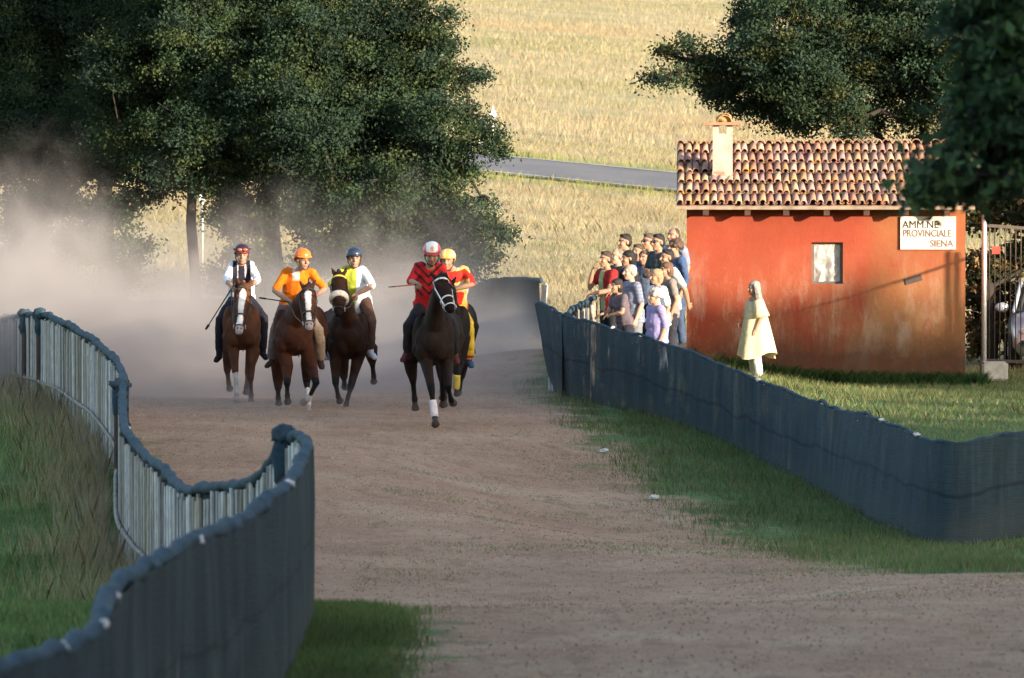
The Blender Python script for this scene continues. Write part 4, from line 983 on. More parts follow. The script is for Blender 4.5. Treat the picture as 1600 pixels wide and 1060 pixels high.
    if st == 'helmet':
        mb = MB(); E(mb, (0, .012, .062), (.112, .128, .098)); E(mb, (0, .03, .02), (.108, .108, .075))
        o = remesh(mb, .012, 3)
        # open the face: drop faces below the brim in front
        bm = bmesh.new(); bm.from_mesh(o); Mi = np.array(hm)
        dl = []
        for f in bm.faces:
            c = (np.array(f.calc_center_median())-np.array(H)) @ Mi/hk
            if c[2] < .045-.5*max(0, c[1]+.02)-.15*max(0, -c[1]) and c[1] < .075 or c[2] < -.02: dl.append(f)
        bmesh.ops.delete(bm, geom=dl, context='FACES'); bm.to_mesh(o); bm.free()
        bpy_o = link('helmet', o, SHELLP, root); sm_ = bpy_o.modifiers.new('thickness', 'SOLIDIFY'); sm_.thickness = .014; sm_.offset = -1
        X = (coords(o)-np.array(H)) @ Mi/hk
        hcol = spec['helmet']; setcol(o, hcol(X) if callable(hcol) else np.tile(np.array(hcol), (len(X), 1))); smooth_mesh(o)
        mb = MB(); pts = []
        for q in range(9):
            a = -1.15+2.3*q/8; pts.append(H+hm @ (Vector((math.sin(a)*.105, -math.cos(a)*.122+.012, .052))*hk))
        mb.tube(pts, [(.020*hk, .008*hk)]*9, 8, ref=hm @ Vector((0, -1, -.25)))
        v = mb.build('visor', SHELLP, bpy_o, True); setcol(v.data, np.tile(np.array(spec.get('visor', (.02, .02, .03))), (len(v.data.vertices), 1)))
        for s in (-1, 1):
            mb = MB(); mb.tube([H+hm @ (Vector(p)*hk) for p in ((s*.088, -.005, .035), (s*.086, -.02, -.04), (s*.05, -.05, -.105), (0, -.068, -.122))], .007*hk, 6); mb.build('strap', LEATHER, bpy_o, True)
        if spec.get('goggles'):
            mb = MB(); mb.tube([H+hm @ (Vector((math.sin(a)*.118, -math.cos(a)*.134+.012, .090))*hk) for a in np.linspace(-1.3, 1.3, 9)], [(.012*hk, .010*hk)]*9, 8, ref=Vector((0, 0, 1))); gb = mb.build('goggle_band', LEATHER, bpy_o, True)
            for s in (-1, 1): mb = MB(); E(mb, (s*.036, -.122, .088), (.034, .016, .022)); mb.build('goggle_lens', simple('goggle_lens', (.35, .10, .05), rough=.1, spec=.6), gb, True)
    if spec.get('sunglasses'):
        mb = MB()
        for s in (-1, 1): E(mb, (s*.033, -.096, .006), (.028, .010, .019))
        mb.tube([H+hm @ (Vector(p)*hk) for p in ((-.085, 0, .012), (-.066, -.078, .012), (0, -.108, .014), (.066, -.078, .012), (.085, 0, .012))], .0045*hk, 6)
        mb.build('sunglasses', simple('sunglass_lens', (.01, .01, .012), rough=.15, spec=.5), root, True)
    return root

def stand(Ht, arms='hang', lean=0.0, hy=0.0, hp=0.0, stoop=0):
    k = Ht/1.75; J = {}
    v = lambda x, y, z: Vector((x*k, y*k, z*k))
    f = lambda z: -lean*max(0, z-.9)
    for s, sx in (('L', 1), ('R', -1)):
        J['hp'+s] = v(.095*sx, 0, .90); J['kn'+s] = v(.105*sx, -.02, .49); J['an'+s] = v(.11*sx, .03, .085); J['to'+s] = v(.13*sx, -.13, .025)
        J['sh'+s] = v(.185*sx, .0+f(1.42), 1.415); J['el'+s] = v(.235*sx, .04+f(1.2), 1.13); J['wr'+s] = v(.23*sx, -.07+f(1.0), .90)
        J['hd'+s] = Vector((0, -.25, -1)); J['pn'+s] = Vector((-sx, -.2, 0))
    J['pelvis'] = v(0, .0, .97); J['chest'] = v(0, f(1.3), 1.30); J['neck'] = v(0, f(1.47)+.005, 1.48)
    J['head'] = v(0, f(1.6)-.015-stoop, 1.622-stoop*.4)
    if arms == 'face':
        J['elR'] = v(-.22, -.24, 1.17); J['wrR'] = v(-.10, -.20+f(1.5), 1.45); J['hdR'] = Vector((.3, .3, 1)); J['pnR'] = Vector((.6, .8, 0))
    if arms in ('rail', 'face'):
        for s, sx in (('L', 1),)+((('R', -1),) if arms == 'rail' else ()):
            J['el'+s] = v(.24*sx, -.16+f(1.1), 1.14); J['wr'+s] = v(.16*sx, -.40+f(1.0), 1.10); J['hd'+s] = Vector((-.2*sx, -1, -.25)); J['pn'+s] = Vector((0, -.2, -1))
    if arms == 'behind':
        J['elL'] = v(.25, .12, 1.14); J['wrL'] = v(.17, .22, .93); J['hdL'] = Vector((-.3, .5, -.6)); J['pnL'] = Vector((-1, 0, 0))
    if arms == 'folded':
        for s, sx in (('L', 1), ('R', -1)):
            J['el'+s] = v(.25*sx, -.08+f(1.1), 1.14); J['wr'+s] = v(.03*sx, -.24+f(1.2), 1.17+.03*sx); J['hd'+s] = Vector((-sx, -.1, 0)); J['pn'+s] = Vector((0, 1, 0))
    if arms == 'front':
        J['elR'] = v(-.24, -.02, 1.12); J['wrR'] = v(-.12, -.22, 1.0); J['hdR'] = Vector((.5, -.8, -.2)); J['pnR'] = Vector((.8, .4, 0))
    J['headM'] = rotz(hy) @ Matrix.Rotation(hp, 3, 'X')
    return J, k

def spectator(label, px, ptop, D, Ht, yaw, spec, arms='hang', lean=.06, hy=0, hp=0, name='person', group='spectators by the hut', stoop=0):
    """px/ptop: where the crown of the head is seen"""
    J, k = stand(Ht, arms, lean, hy, hp, stoop)
    p = P(px, ptop, D); g = h(p.x, p.y)
    hx = rotz(yaw) @ J['head']; loc = Vector((p.x-hx.x, p.y-hx.y, p.z-Ht*1.005))
    return figure('person', label, loc, yaw, J, spec, group, k), loc, g
LFT = -R(75)     # yaw that turns a figure from facing the camera to facing image-left: -Y -> -X
SP = []
WHITE = (.72, .70, .70)
def stripes(a, b, n=26):
    return lambda X, N: np.where((np.sin(X[:, 2]*n*2*math.pi) > .2)[:, None], np.array(a), np.array(b))
def checks(a, b):
    return lambda X, N: np.where(((np.sin(X[:, 2]*120) > .75) | (np.sin(X[:, 0]*120) > .75))[:, None], np.array(b), np.array(a))
def openjacket(a, b):      # jacket a over an inner shirt b down the front
    return lambda X, N: np.where(((np.abs(X[:, 0]) < .055) & (N[:, 1] < -.25))[:, None], np.array(b), np.array(a))
def crowd():
    S = spectator
    G = (.20, .16, .15); JEAN = (.05, .07, .13); DK = (.025, .025, .033)
    S('young spectator in a red top over pale green, hand held to his cheek', 946, 392, 86.2, 1.68, LFT*.75, dict(shirt=openjacket((.28, .02, .02), (.28, .34, .18)), trousers=DK, hair='short', hair_col=(.05, .028, .018), sleeve=.6), 'face', .10)
    S('bald spectator squeezed in behind the youth in red', 964, 387, 87.6, 1.74, LFT*.8, dict(shirt=(.06, .055, .06), trousers=DK, hair='thin', hair_col=(.20, .15, .12), skin=(.42, .24, .17)), 'hang')
    S('dark haired spectator in a navy jacket, tallest on the left of the crowd', 976, 365, 89.6, 1.80, LFT*.85, dict(shirt=openjacket((.022, .026, .055), (.12, .18, .45)), trousers=DK, hair='short', hair_col=(.018, .013, .012), sleeve=1.9), 'folded')
    S('black haired spectator in a black shirt behind the white haired man', 981, 391, 86.2, 1.66, LFT*.9, dict(shirt=(.022, .020, .024), trousers=DK, hair='bob', hair_col=(.014, .011, .012), sleeve=.8), 'rail', .12)
    S('short dark haired spectator in a mauve grey tee, leaning low over the netting', 963, 436, 84.4, 1.40, LFT*.8, dict(shirt=(.12, .09, .105), trousers=DK, hair='bob', hair_col=(.03, .02, .018), sleeve=.6), 'rail', .25)
    S('white haired old man in a grey blue short sleeved shirt', 984, 412, 84.6, 1.66, LFT*.85, dict(shirt=checks((.20, .215, .28), (.14, .155, .215)), trousers=(.16, .17, .20), hair='thin', hair_col=(.42, .38, .35), brow=(.4, .35, .3), sleeve=.85, collar=True, fat=1.1, skin=(.48, .27, .19)), 'hang', .08)
    S('brown haired spectator peeking out at the back of the crowd', 996, 381, 91.2, 1.66, LFT*.5, dict(shirt=(.05, .07, .16), trousers=DK, hair='short', hair_col=(.07, .04, .025)), 'hang')
    S('half hidden spectator whose face shows low between two others', 1007, 391, 90.2, 1.60, LFT*.5, dict(shirt=(.08, .10, .16), trousers=DK, hair='short', hair_col=(.10, .06, .04)), 'hang')
    S('brown haired spectator in sunglasses and a dark top at the back', 1013, 364, 90.8, 1.78, LFT*.75, dict(shirt=(.03, .04, .05), trousers=DK, hair='short', hair_col=(.09, .055, .04), sunglasses=True), 'hang')
    S('black haired spectator in sunglasses and a slate grey jacket', 1028, 365, 88.8, 1.80, LFT*.7, dict(shirt=(.045, .055, .062), trousers=DK, hair='short', hair_col=(.015, .012, .012), sunglasses=True, sleeve=1.9), 'folded')
    S('balding spectator in a pale blue shirt, rearmost by the corner of the hut', 1052, 355, 91.4, 1.80, LFT*.6, dict(shirt=(.20, .22, .30), trousers=DK, hair='thin', hair_col=(.06, .04, .035), skin=(.30, .16, .11), sleeve=.8), 'hang')
    S('curly brown haired spectator in a blue denim jacket', 1054, 374, 89.9, 1.70, LFT*.8, dict(shirt=(.05, .085, .18), trousers=JEAN, hair='curly', hair_col=(.09, .05, .035), sleeve=1.9), 'hang')
    S('black haired spectator in a pale tee with a bag strap, hand held behind', 1042, 389, 87.6, 1.76, LFT*.85, dict(shirt=lambda X, N: np.where((np.abs(X[:, 2]-1.28+X[:, 0]*1.1) < .018)[:, None], np.array((.05, .04, .04)), np.array((.42, .40, .38))), trousers=(.03, .035, .06), hair='short', hair_col=(.016, .012, .012), sleeve=.8, fat=1.1), 'behind')
    S('brown haired spectator with a round crop behind the woman in white', 1041, 409, 86.4, 1.62, LFT*.9, dict(shirt=(.22, .18, .17), trousers=DK, hair='bob', hair_col=(.13, .07, .045), sleeve=.7), 'hang')
    S('blonde woman in a bright white shirt', 1025, 420, 85.0, 1.60, LFT*.8, dict(shirt=(.80, .78, .78), trousers=(.35, .42, .58), hair='bob', hair_col=(.36, .22, .12), sleeve=.8, fat=1.12), 'hang', .08)
    S('short grey haired woman in a lilac top', 1022, 451, 83.6, 1.52, LFT*.8, dict(shirt=(.28, .235, .43), trousers=(.30, .32, .42), hair='curly', hair_col=(.46, .40, .38), brow=(.3, .25, .22), sleeve=1.1, fat=1.2), 'hang', .06)
crowd()
def robe_woman():
    J, k = stand(1.56, 'front', .02, 0, R(4)); p = P(1178, 438, 90.2); yaw = LFT
    hx = rotz(yaw) @ J['head']; loc = Vector((p.x-hx.x, p.y-hx.y, p.z-1.56*1.01))
    r = figure('person', 'grey long haired woman in a loose cream yellow tunic beside the red hut', loc, yaw, J,
               dict(shirt=(.70, .55, .33), trousers=(.60, .55, .52), hair='long', hair_col=(.30, .25, .23), brow=(.2, .16, .14), sleeve=.9, trouser_infl=.03, shoes=(.25, .2, .17)), None, k)
    for c in list(r.children):
        if c.name.startswith('shirt'): bpy.data.objects.remove(c)
    mb = MB(); n = 26; rows = 14; V_ = []
    for i in range(rows):
        t = i/(rows-1); z = 1.385-.95*t; a = .13+.22*t**.75; b = .12+.225*t**.7; yc = .03*t
        for q in range(n):
            th_ = 2*math.pi*q/n; f = 1+.10*t*math.sin(th_*7+1+t)+.08*t*math.sin(th_*4-t)
            V_.append((math.cos(th_)*a*f, yc+math.sin(th_)*b*f, z+.02*math.sin(th_*3)*t+.05*t*math.sin(th_*2+.6)))
    V_.append((0, 0, 1.41)); Fc = [(i*n+q, i*n+(q+1) % n, (i+1)*n+(q+1) % n, (i+1)*n+q) for i in range(rows-1) for q in range(n)]+[(len(V_)-1, (q+1) % n, q) for q in range(n)]
    mb.add([Vector(v)*k for v in V_], Fc)
    for s in 'LR': # wide sleeves
        S_, E_ = J['sh'+s], J['el'+s]; mb.tube([S_+Vector((0, 0, .0)), lerp(S_, E_, .5), lerp(S_, E_, 1.02)], [.085, .105, .135], 12, cap=.1)
    me = mb.mesh('tunic', True); setcol(me, np.tile(np.array((.70, .55, .33)), (len(me.vertices), 1))); link('tunic', me, CLOTH, r)
robe_woman()

# ------------------------------------------------------------------ horses and riders
def horse(label, px, pg, D, yaw, head, legs, coat, spec):
    """px, pg: pixel of the chest's foot on the ground; head: dict of pixel points; legs: list of (kind, [(px,py,dd)..])"""
    g = P(px, pg, D); root = empty('horse', (g.x, g.y, g.z), yaw, label, 'horse', 'racing horses')
    Mi = rotz(-yaw)
    def W(a, b, dd=0): return Mi @ (P(a, b, D+dd)-root.location)
    mb = MB(); dz = spec.get('dz', 0)
    body = [(-.66, 1.10, .10, .14), (-.55, 1.10, .22, .26), (-.36, 1.13, .275, .35), (-.10, 1.14, .295, .345), (.2, 1.16, .31, .345), (.45, 1.20, .30, .32), (.7, 1.24, .29, .31), (.9, 1.22, .24, .27), (1.04, 1.17, .12, .17)]
    bw = spec.get('bw', 1.0)
    mb.tube([(0, y, z+dz) for y, z, _, _ in body], [(a*bw, b) for _, _, a, b in body], 18)
    for s in (-1, 1):
        mb.ell((s*.11, -.53, 1.00+dz), (.10, .12, .15)); mb.ell((s*.17, -.33, 1.18+dz), (.12, .2, .28)); mb.ell((s*.16, .72, 1.18+dz), (.17, .27, .30))
    mb.ell((0, -.28, 1.42+dz), (.10, .25, .14)); mb.ell((0, -.52, 1.10+dz), (.20, .16, .24))
    poll, muz = W(*head['poll']), W(*head['muz'])
    nb = Vector((0, -.40, 1.26+dz)); md = lerp(nb, poll, .55)+Vector((0, .06, .02))
    mb.tube([Vector((0, -.2, 1.24+dz)), nb, md, poll+Vector((0, .05, -.05))], [(.17, .26), (.155, .25), (.105, .185), (.085, .125)], 14)
    ax = (muz-poll); Lh = ax.length; ax.normalize()
    latw = Mi @ Vector((1, 0, 0)); latw = (latw+Mi @ Vector((0, -1, 0))*head.get('turn', 0)).normalized(); lat = (latw-ax*latw.dot(ax)).normalized(); fro = ax.cross(lat)
    if fro.y > 0: fro = -fro
    hs = Lh/.58
    st = [(-.02, .085, .10), (.10, .103, .115), (.20, .108, .125), (.32, .088, .105), (.46, .066, .080), (.55, .062, .072), (.63, .055, .055)]
    mb.tube([poll+ax*t*hs-fro*.03*(1 if t < .3 else .3) for t, _, _ in st], [(a*1.05, b) for _, a, b in st], 14, ref=lat)
    for s in (-1, 1):
        mb.ell(poll+ax*.17*hs+lat*s*.088+fro*.045, (.030, .034, .036)); mb.ell(poll+ax*.27*hs+lat*s*.055-fro*.05, (.05, .06, .09))
        mb.ell(poll+ax*.55*hs+lat*s*.04+fro*.03, (.030, .032, .034))
        e0 = poll+lat*s*.055-ax*.01; ed = (-ax*.75+lat*s*.30+fro*head.get('ear', .15)).normalized()
        mb.tube([e0, e0+ed*.07, e0+ed*.13, e0+ed*.175], [(.030, .022), (.036, .020), (.024, .014), (.006, .006)], 8, ref=lat, cap=.3)
    caps = []
    hoof_l = []
    for kind, pts in legs:
        q = [W(a, b, dd) for a, b, dd in pts]; s = 1 if q[0].x > 0 else -1
        if kind == 'F':
            A = Vector((s*.17, -.40, 1.02+dz)); R_ = [.130, .090, .054, .034, .045, .034]
        else:
            A = Vector((s*.17, .68, 1.16+dz)); R_ = [.19, .120, .058, .037, .046, .035]
        q = [A]+q                                      # A, elbow/stifle, knee/hock, fetlock, hoof
        kn, ft, hf = q[2], q[3], q[4]
        P_ = [q[0], q[1], lerp(q[1], kn, .55), kn, lerp(kn, ft, .3), lerp(kn, ft, .75), ft, lerp(ft, hf, .5)]
        rr_ = [R_[0], R_[1], R_[1]*.72, R_[2], R_[3]*1.05, R_[3], R_[4], R_[5]]
        mb.tube(P_, rr_, 10)
        mb.tube([lerp(ft, hf, .45), lerp(ft, hf, .75), hf], [.040, .052, .064], 10, cap=.25)
        caps.append((lerp(q[1], kn, .75), kn, ft, hf)); hoof_l.append((ft, hf))
    me = remesh(mb, .0165, 3)
    X = coords(me); N = normals(me); n = len(X)
    C = np.tile(np.array(coat), (n, 1)); dark = np.array(spec.get('points', (.009, .008, .008)))
    nz = np.array([mnoise.noise(Vector(x)*6) for x in X])
    def seg_d(a, b):
        a, b = np.array(a), np.array(b); ab = b-a; t = np.clip(((X-a) @ ab)/(ab @ ab), 0, 1); return np.linalg.norm(X-(a+t[:, None]*ab), axis=1), t
    for li, (u, kn, ft, hf) in enumerate(caps):
        up = spec.get('leg_dark', 1)
        if up:
            d, t = seg_d(u, kn); m = (d < .10) & (t > .35+nz*.3) & (X[:, 2] < .8+dz); C[m] = dark
            d, t = seg_d(kn, ft); C[d < .085] = dark
            d, t = seg_d(ft, hf); C[d < .09] = dark
        so = spec.get('socks', {}).get(li)
        if so is not None:
            d, t = seg_d(kn, ft); C[(d < .085) & (t > so+nz*.1)] = (.62, .56, .52); d, t = seg_d(ft, hf); C[(d < .09)] = (.62, .56, .52)
        d, t = seg_d(lerp(ft, hf, .62), hf); C[d < .075] = (.06, .05, .045) if so is None else (.35, .3, .26)
    rel = X-np.array(poll); a_ = rel @ np.array(ax)/hs; l_ = rel @ np.array(lat); f_ = rel @ np.array(fro)
    hd = (a_ > -.05) & (a_ < .75) & (np.abs(l_) < .16) & (np.abs(f_) < .2)
    fn = N @ np.array(fro)
    C[hd & (a_ > .50)] = np.array(coat)*.35
    bl = spec.get('blaze')
    if bl:
        wv = np.interp(a_, [.04, .12, .22, .4, .58], [.0, bl, bl*.8, bl*.62, bl*.75])*(1+.25*nz)
        C[hd & (fn > .1) & (np.abs(l_) < wv) & (a_ > .05) & (a_ < .60)] = (.72, .66, .62)
        C[hd & (a_ > .56) & (fn > 0)] = (.42, .33, .30)
    for s in (-1, 1):
        e = np.array(poll+ax*.17*hs+lat*s*.112+fro*.06); C[np.linalg.norm(X-e, axis=1) < .026] = (.008, .006, .006)
        e = np.array(poll+ax*.60*hs+lat*s*.036+fro*.055); C[np.linalg.norm(X-e, axis=1) < .02] = (.008, .006, .006)
    setcol(me, C*(1+.18*nz[:, None])); link('body', me, COAT, root)
    # mane, forelock and tail hang in tapering locks
    hc = spec.get('mane', (.012, .010, .010)); r_ = random.Random(int(px))
    mb = MB()
    for q in range(22):
        t = q/21; b = lerp(poll, nb, t)+Vector((0, .09+.05*t, .08+.06*t)); s = r_.choice((-1, 1)) if q < 12 else 1
        d = Vector((s*r_.uniform(.05, .13), .05, -r_.uniform(.08, .2)))
        mb.tube([b, b+d*.5+Vector((0, .02, .05)), b+d], [.030, .026, .006], 6)
    o = mb.build('mane', HAIR, root, True); setcol(o.data, np.tile(np.array(hc), (len(o.data.vertices), 1)))
    mb = MB()
    for q in range(7):
        b = poll-ax*.02+lat*(q-3)*.014; mb.tube([b, b+fro*.06+ax*.05, b+fro*.085+ax*r_.uniform(.08, .15)+lat*(q-3)*.008], [.018, .014, .004], 6)
    o = mb.build('forelock', HAIR, root, True); setcol(o.data, np.tile(np.array(hc), (len(o.data.vertices), 1)))
    mb = MB()
    for q in range(9):
        x = (q-4)*.02; mb.tube([(x*.3, 1.02, 1.34+dz), (x, 1.25, 1.30+dz), (x*2, 1.50+r_.uniform(-.05, .1), 1.05+dz), (x*3, 1.62+r_.uniform(-.1, .1), .72+dz)], [.034, .045, .04, .008], 6)
    o = mb.build('tail', HAIR, root, True); setcol(o.data, np.tile(np.array(hc), (len(o.data.vertices), 1)))
    # bridle
    bm_ = spec.get('bridle', LEATHER); mb = MB()
    def ringpts(t, ex, n=14): 
        i = np.interp(t, [s_[0] for s_ in st], [s_[1] for s_ in st])*1.05+ex; j = np.interp(t, [s_[0] for s_ in st], [s_[2] for s_ in st])+ex
        c = poll+ax*t*hs-fro*.03*(1 if t < .3 else .3)
        return [c+lat*math.cos(2*math.pi*k_/n)*i+fro*math.sin(2*math.pi*k_/n)*j for k_ in range(n+1)]
    bd = MB(); bd.tube(ringpts(.42, .012), [(.014, .007)]*15, 6, ref=ax, cap=0); bd.tube(ringpts(.56, .012), [(.010, .007)]*15, 6, ref=ax, cap=0)
    for s in (-1, 1):
        pts = [poll+lat*s*.02-ax*.03-fro*.0, poll+lat*s*.098+ax*.02-fro*.03, poll+ax*.2*hs+lat*s*.125-fro*.0, poll+ax*.42*hs+lat*s*.09+fro*.0, poll+ax*.55*hs+lat*s*.078]
        bd.tube(pts, [(.012, .007)]*5, 6, ref=ax)
    br = bd.build('bridle', bm_, root, True)
    mb = MB(); mb.tube([p for p in ringpts(.055, .014)[1:7]], [(.016, .008)]*6, 6, ref=ax); mb.build('browband', spec.get('browband', bm_), br, True)
    for s in (-1, 1):
        mb = MB(); c = poll+ax*.555*hs+lat*s*.085; mb.tube([c+fro*.03*math.cos(a)+ax*.03*math.sin(a) for a in np.linspace(0, 2*math.pi, 11)], .006, 6, ref=lat, cap=0); mb.build('bit_ring', GALV, br, True)
    if spec.get('noseband'):
        mb = MB(); mb.tube(ringpts(.37, .030), [(.052, .034)]*15, 10, ref=ax, cap=0); o = mb.build('sheepskin_noseband', FLEECE, br, True)
    for b_ in spec.get('bandages', []):
        u, kn, ft, hf = caps[b_[0]]; mb = MB(); a0, a1 = b_[2], b_[3]
        mb.tube([lerp(kn, ft, a0+(a1-a0)*q/9) for q in range(10)], [.050+.003*(q % 2) for q in range(10)], 12, cap=.2)
        mb.build('leg_bandage', b_[1], root, True)
    return root, W, dict(poll=poll, ax=ax, lat=lat, fro=fro, hs=hs, bit=[poll+ax*.555*hs+lat*s*.085 for s in (-1, 1)])
FLEECE = simple('sheepskin', (.68, .62, .54), (.5, .44, .38), 40, .95, .8, 60)
WHITE_STRAP = simple('white_strap', (.72, .70, .70), rough=.6); YELLOW = simple('yellow_band', (.70, .52, .06), rough=.7); WRAP_W = simple('white_wrap', (.70, .68, .68), (.6, .5, .5), 30, .9); WRAP_R = simple('red_wrap', (.35, .05, .06), rough=.9); WRAP_Y = simple('yellow_wrap', (.55, .42, .08), rough=.9)

def rider(label, H, pts, spec, hyaw=0, hpitch=0, hroll=0):
    """pts: pixel + depth offset for every joint"""
    root, W, hd = H
    J = {k_: W(*v) for k_, v in pts.items()}
    for s in 'LR': J['sh'+s] = J['sh'+s].lerp(J['neck'], .20)+Vector((0, 0, -.012))
    for s in 'LR':
        f = (J['an'+s]-J['kn'+s]).normalized(); fd = Vector((0, -1, -.35))+f*.15; out_ = Vector((.25 if s == 'L' else -.25, 0, 0))
        J['to'+s] = J['an'+s]+(fd+out_).normalized()*.19+Vector((0, 0, -.03))
        J['hd'+s] = (J['wr'+s]-J['el'+s]).normalized()*.6+Vector((0, -.6, -.2)); J['pn'+s] = Vector((.7 if s == 'R' else -.7, .2, -.5))
    J['headM'] = Matrix.Rotation(hroll, 3, 'Y') @ rotz(hyaw) @ Matrix.Rotation(hpitch, 3, 'X')
    spec.setdefault('headk', 1.10); spec.setdefault('fat', 1.16); spec.setdefault('hair', 'helmet'); spec.setdefault('curl', 1.15); spec['untucked'] = spec.get('untucked', True)
    r = figure('person', label, root.location, root.rotation_euler.z, J, spec, 'riders')
    # reins from the bit to the hands belong to the bridle
    br = [c for c in root.children if c.name.startswith('bridle')][0]
    for b, wv in zip(hd['bit'], (J['wrR'], J['wrL'])):
        tgt = wv if not spec.get('one_hand') else J['wrL']
        mb = MB(); e = tgt+(J['hdL'].normalized()*.06); mid = lerp(b, e, .5)+Vector((0, 0, -.06)); mb.tube([b, lerp(b, mid, .6), mid, lerp(mid, e, .6), e], .008, 6); mb.build('rein', spec.get('rein', LEATHER), br, True)
    return r, J
def whip(label, H, J, side, tip, mat):
    root, W, _ = H; a = J['wr'+side]+J['hd'+side].normalized()*.07; b = W(*tip); d = (b-a)
    o = empty('riding_whip', root.location, root.rotation_euler.z, label, 'riding whip', 'riding whips')
    mb = MB(); mb.tube([a-d*.12, a+d*.12], [.014, .013], 8); mb.build('handle', LEATHER, o, True)
    mb = MB(); mb.tube([a+d*.12, a+d*.5, b], [.011, .009, .008], 7); mb.build('shaft', mat, o, True)
    mb = MB(); mb.tube([b, b+d.normalized()*.09], [(.022, .008), (.016, .006)], 8); mb.build('flap', LEATHER, o, True)
BLACKM = simple('black_lacquer', (.02, .02, .02), rough=.5); ORANGEM = simple('orange_cane', (.40, .12, .05), rough=.6)
def joints(**k): return k

# 1: chestnut with the broad white face, white shirt and dark vest
H1 = horse('chestnut horse with a broad white blaze, leftmost of the runners', 378, 629, 86, R(2), dict(poll=(381, 449, -1.25), muz=(374, 514, -1.75), ear=.1),
    [('F', [(365, 549, -.45), (367.5, 580, -.75), (370, 613, -.80), (370, 627, -.95)]),
     ('F', [(394, 549, -.40), (391.6, 590, -.55), (392.3, 618, -.45), (391.8, 632, -.5)]),
     ('H', [(359, 548, .55), (355, 578, 1.0), (357.5, 600, 1.25), (359, 608, 1.4)]),
     ('H', [(396, 548, .6), (388, 584, .95), (385, 606, .8), (384.5, 615, .75)])],
    (.095, .034, .015), dict(blaze=.060, leg_dark=0, socks={0: .05}, mane=(.12, .05, .022)))
vest = lambda X, N: np.where((((np.abs(np.abs(X[:, 0])-.10) < .035) & (X[:, 2] > 1.7)) | ((np.abs(X[:, 0]) < .05) & (N[:, 1] < 0)) | ((np.abs(X[:, 0]) < .12) & (X[:, 2] < 1.86) & (N[:, 1] < .3)))[:, None], np.array((.022, .018, .03)), np.array((.74, .73, .76)))
r1, J1 = rider('rider in a white shirt with black vest and maroon helmet with goggles', H1,
    joints(pelvis=(377, 468, .08), chest=(377.5, 428, -.10), neck=(378, 411, -.17), head=(378, 399, -.32), shL=(394.5, 413, -.12), shR=(360, 413, -.12),
           elL=(403, 437, -.35), elR=(353.5, 438, -.35), wrL=(390, 447, -.78), wrR=(362, 448, -.78), hpL=(387, 470, .02), hpR=(367, 470, .02),
           knL=(412, 497, -.28), knR=(343.5, 500, -.28), anL=(411, 548, -.05), anR=(342.5, 552, -.05)),
    dict(shirt=vest, sleeve=1.35, trousers=(.016, .016, .026), shoes=(.012, .012, .014), helmet=lambda X: np.where((X[:, 2] < .085)[:, None], np.array((.16, .02, .03)), np.array((.03, .012, .02))), visor=(.12, .02, .03), goggles=True), R(4), R(6))
whip('thin black whip slanting down from the hand of the rider in white', H1, J1, 'R', (326, 508, -.5), BLACKM)
# 2: bay with white face, orange shirt
H2 = horse('bay horse with a white blaze and white hind sock, second from the left', 464, 642, 82, R(-7), dict(poll=(481, 452, -1.20), muz=(483, 508, -1.65), ear=.1),
    [('F', [(449, 574, -.45), (448.5, 600, -.75), (449, 619, -.55), (449.8, 629, -.45)]),
     ('F', [(487, 574, -.40), (494, 599, -.85), (482, 624, -.70), (473, 630, -.60)]),
     ('H', [(434, 566, .55), (434.5, 606, 1.0), (434.8, 622, 1.1), (435.5, 632, 1.15)]),
     ('H', [(482, 570, .5), (479, 596, .7), (482, 630, .45), (481, 646, .35)])],
    (.058, .020, .011), dict(blaze=.052, socks={3: .35, 1: .75}))
orange = lambda X, N: np.where(((np.abs(X[:, 0]-.03) < .05) & (N[:, 1] < -.1) & (X[:, 2] > 1.86))[:, None], np.array((.62, .5, .46)), np.tile(np.array((.72, .16, .008)), (len(X), 1)))
r2, J2 = rider('rider in an orange shirt and orange helmet looking to his side', H2,
    joints(pelvis=(457, 482, .12), chest=(464, 440, -.10), neck=(469, 421, -.20), head=(473, 407, -.38), shL=(490, 426, -.16), shR=(443, 424, -.08),
           elL=(507, 452, -.30), elR=(429, 455, -.25), wrL=(492, 463, -.72), wrR=(452, 470, -.62), hpL=(467, 485, .02), hpR=(446, 485, .05),
           knL=(498, 517, -.30), knR=(430, 518, -.28), anL=(501, 562, -.05), anR=(425, 560, -.05)),
    dict(shirt=orange, sleeve=.95, trousers=lambda X, N: np.where((X[:, 0] > .06)[:, None], np.array((.30, .22, .16)), np.array((.14, .10, .095))), shoes=(.05, .03, .025), helmet=(.75, .14, .015), visor=(.75, .2, .05), trouser_infl=.028, fat=1.1, collar=True), R(38), R(4))
whip('short black whip held level by the rider in orange', H2, J2, 'R', (415, 467, -.7), BLACKM)
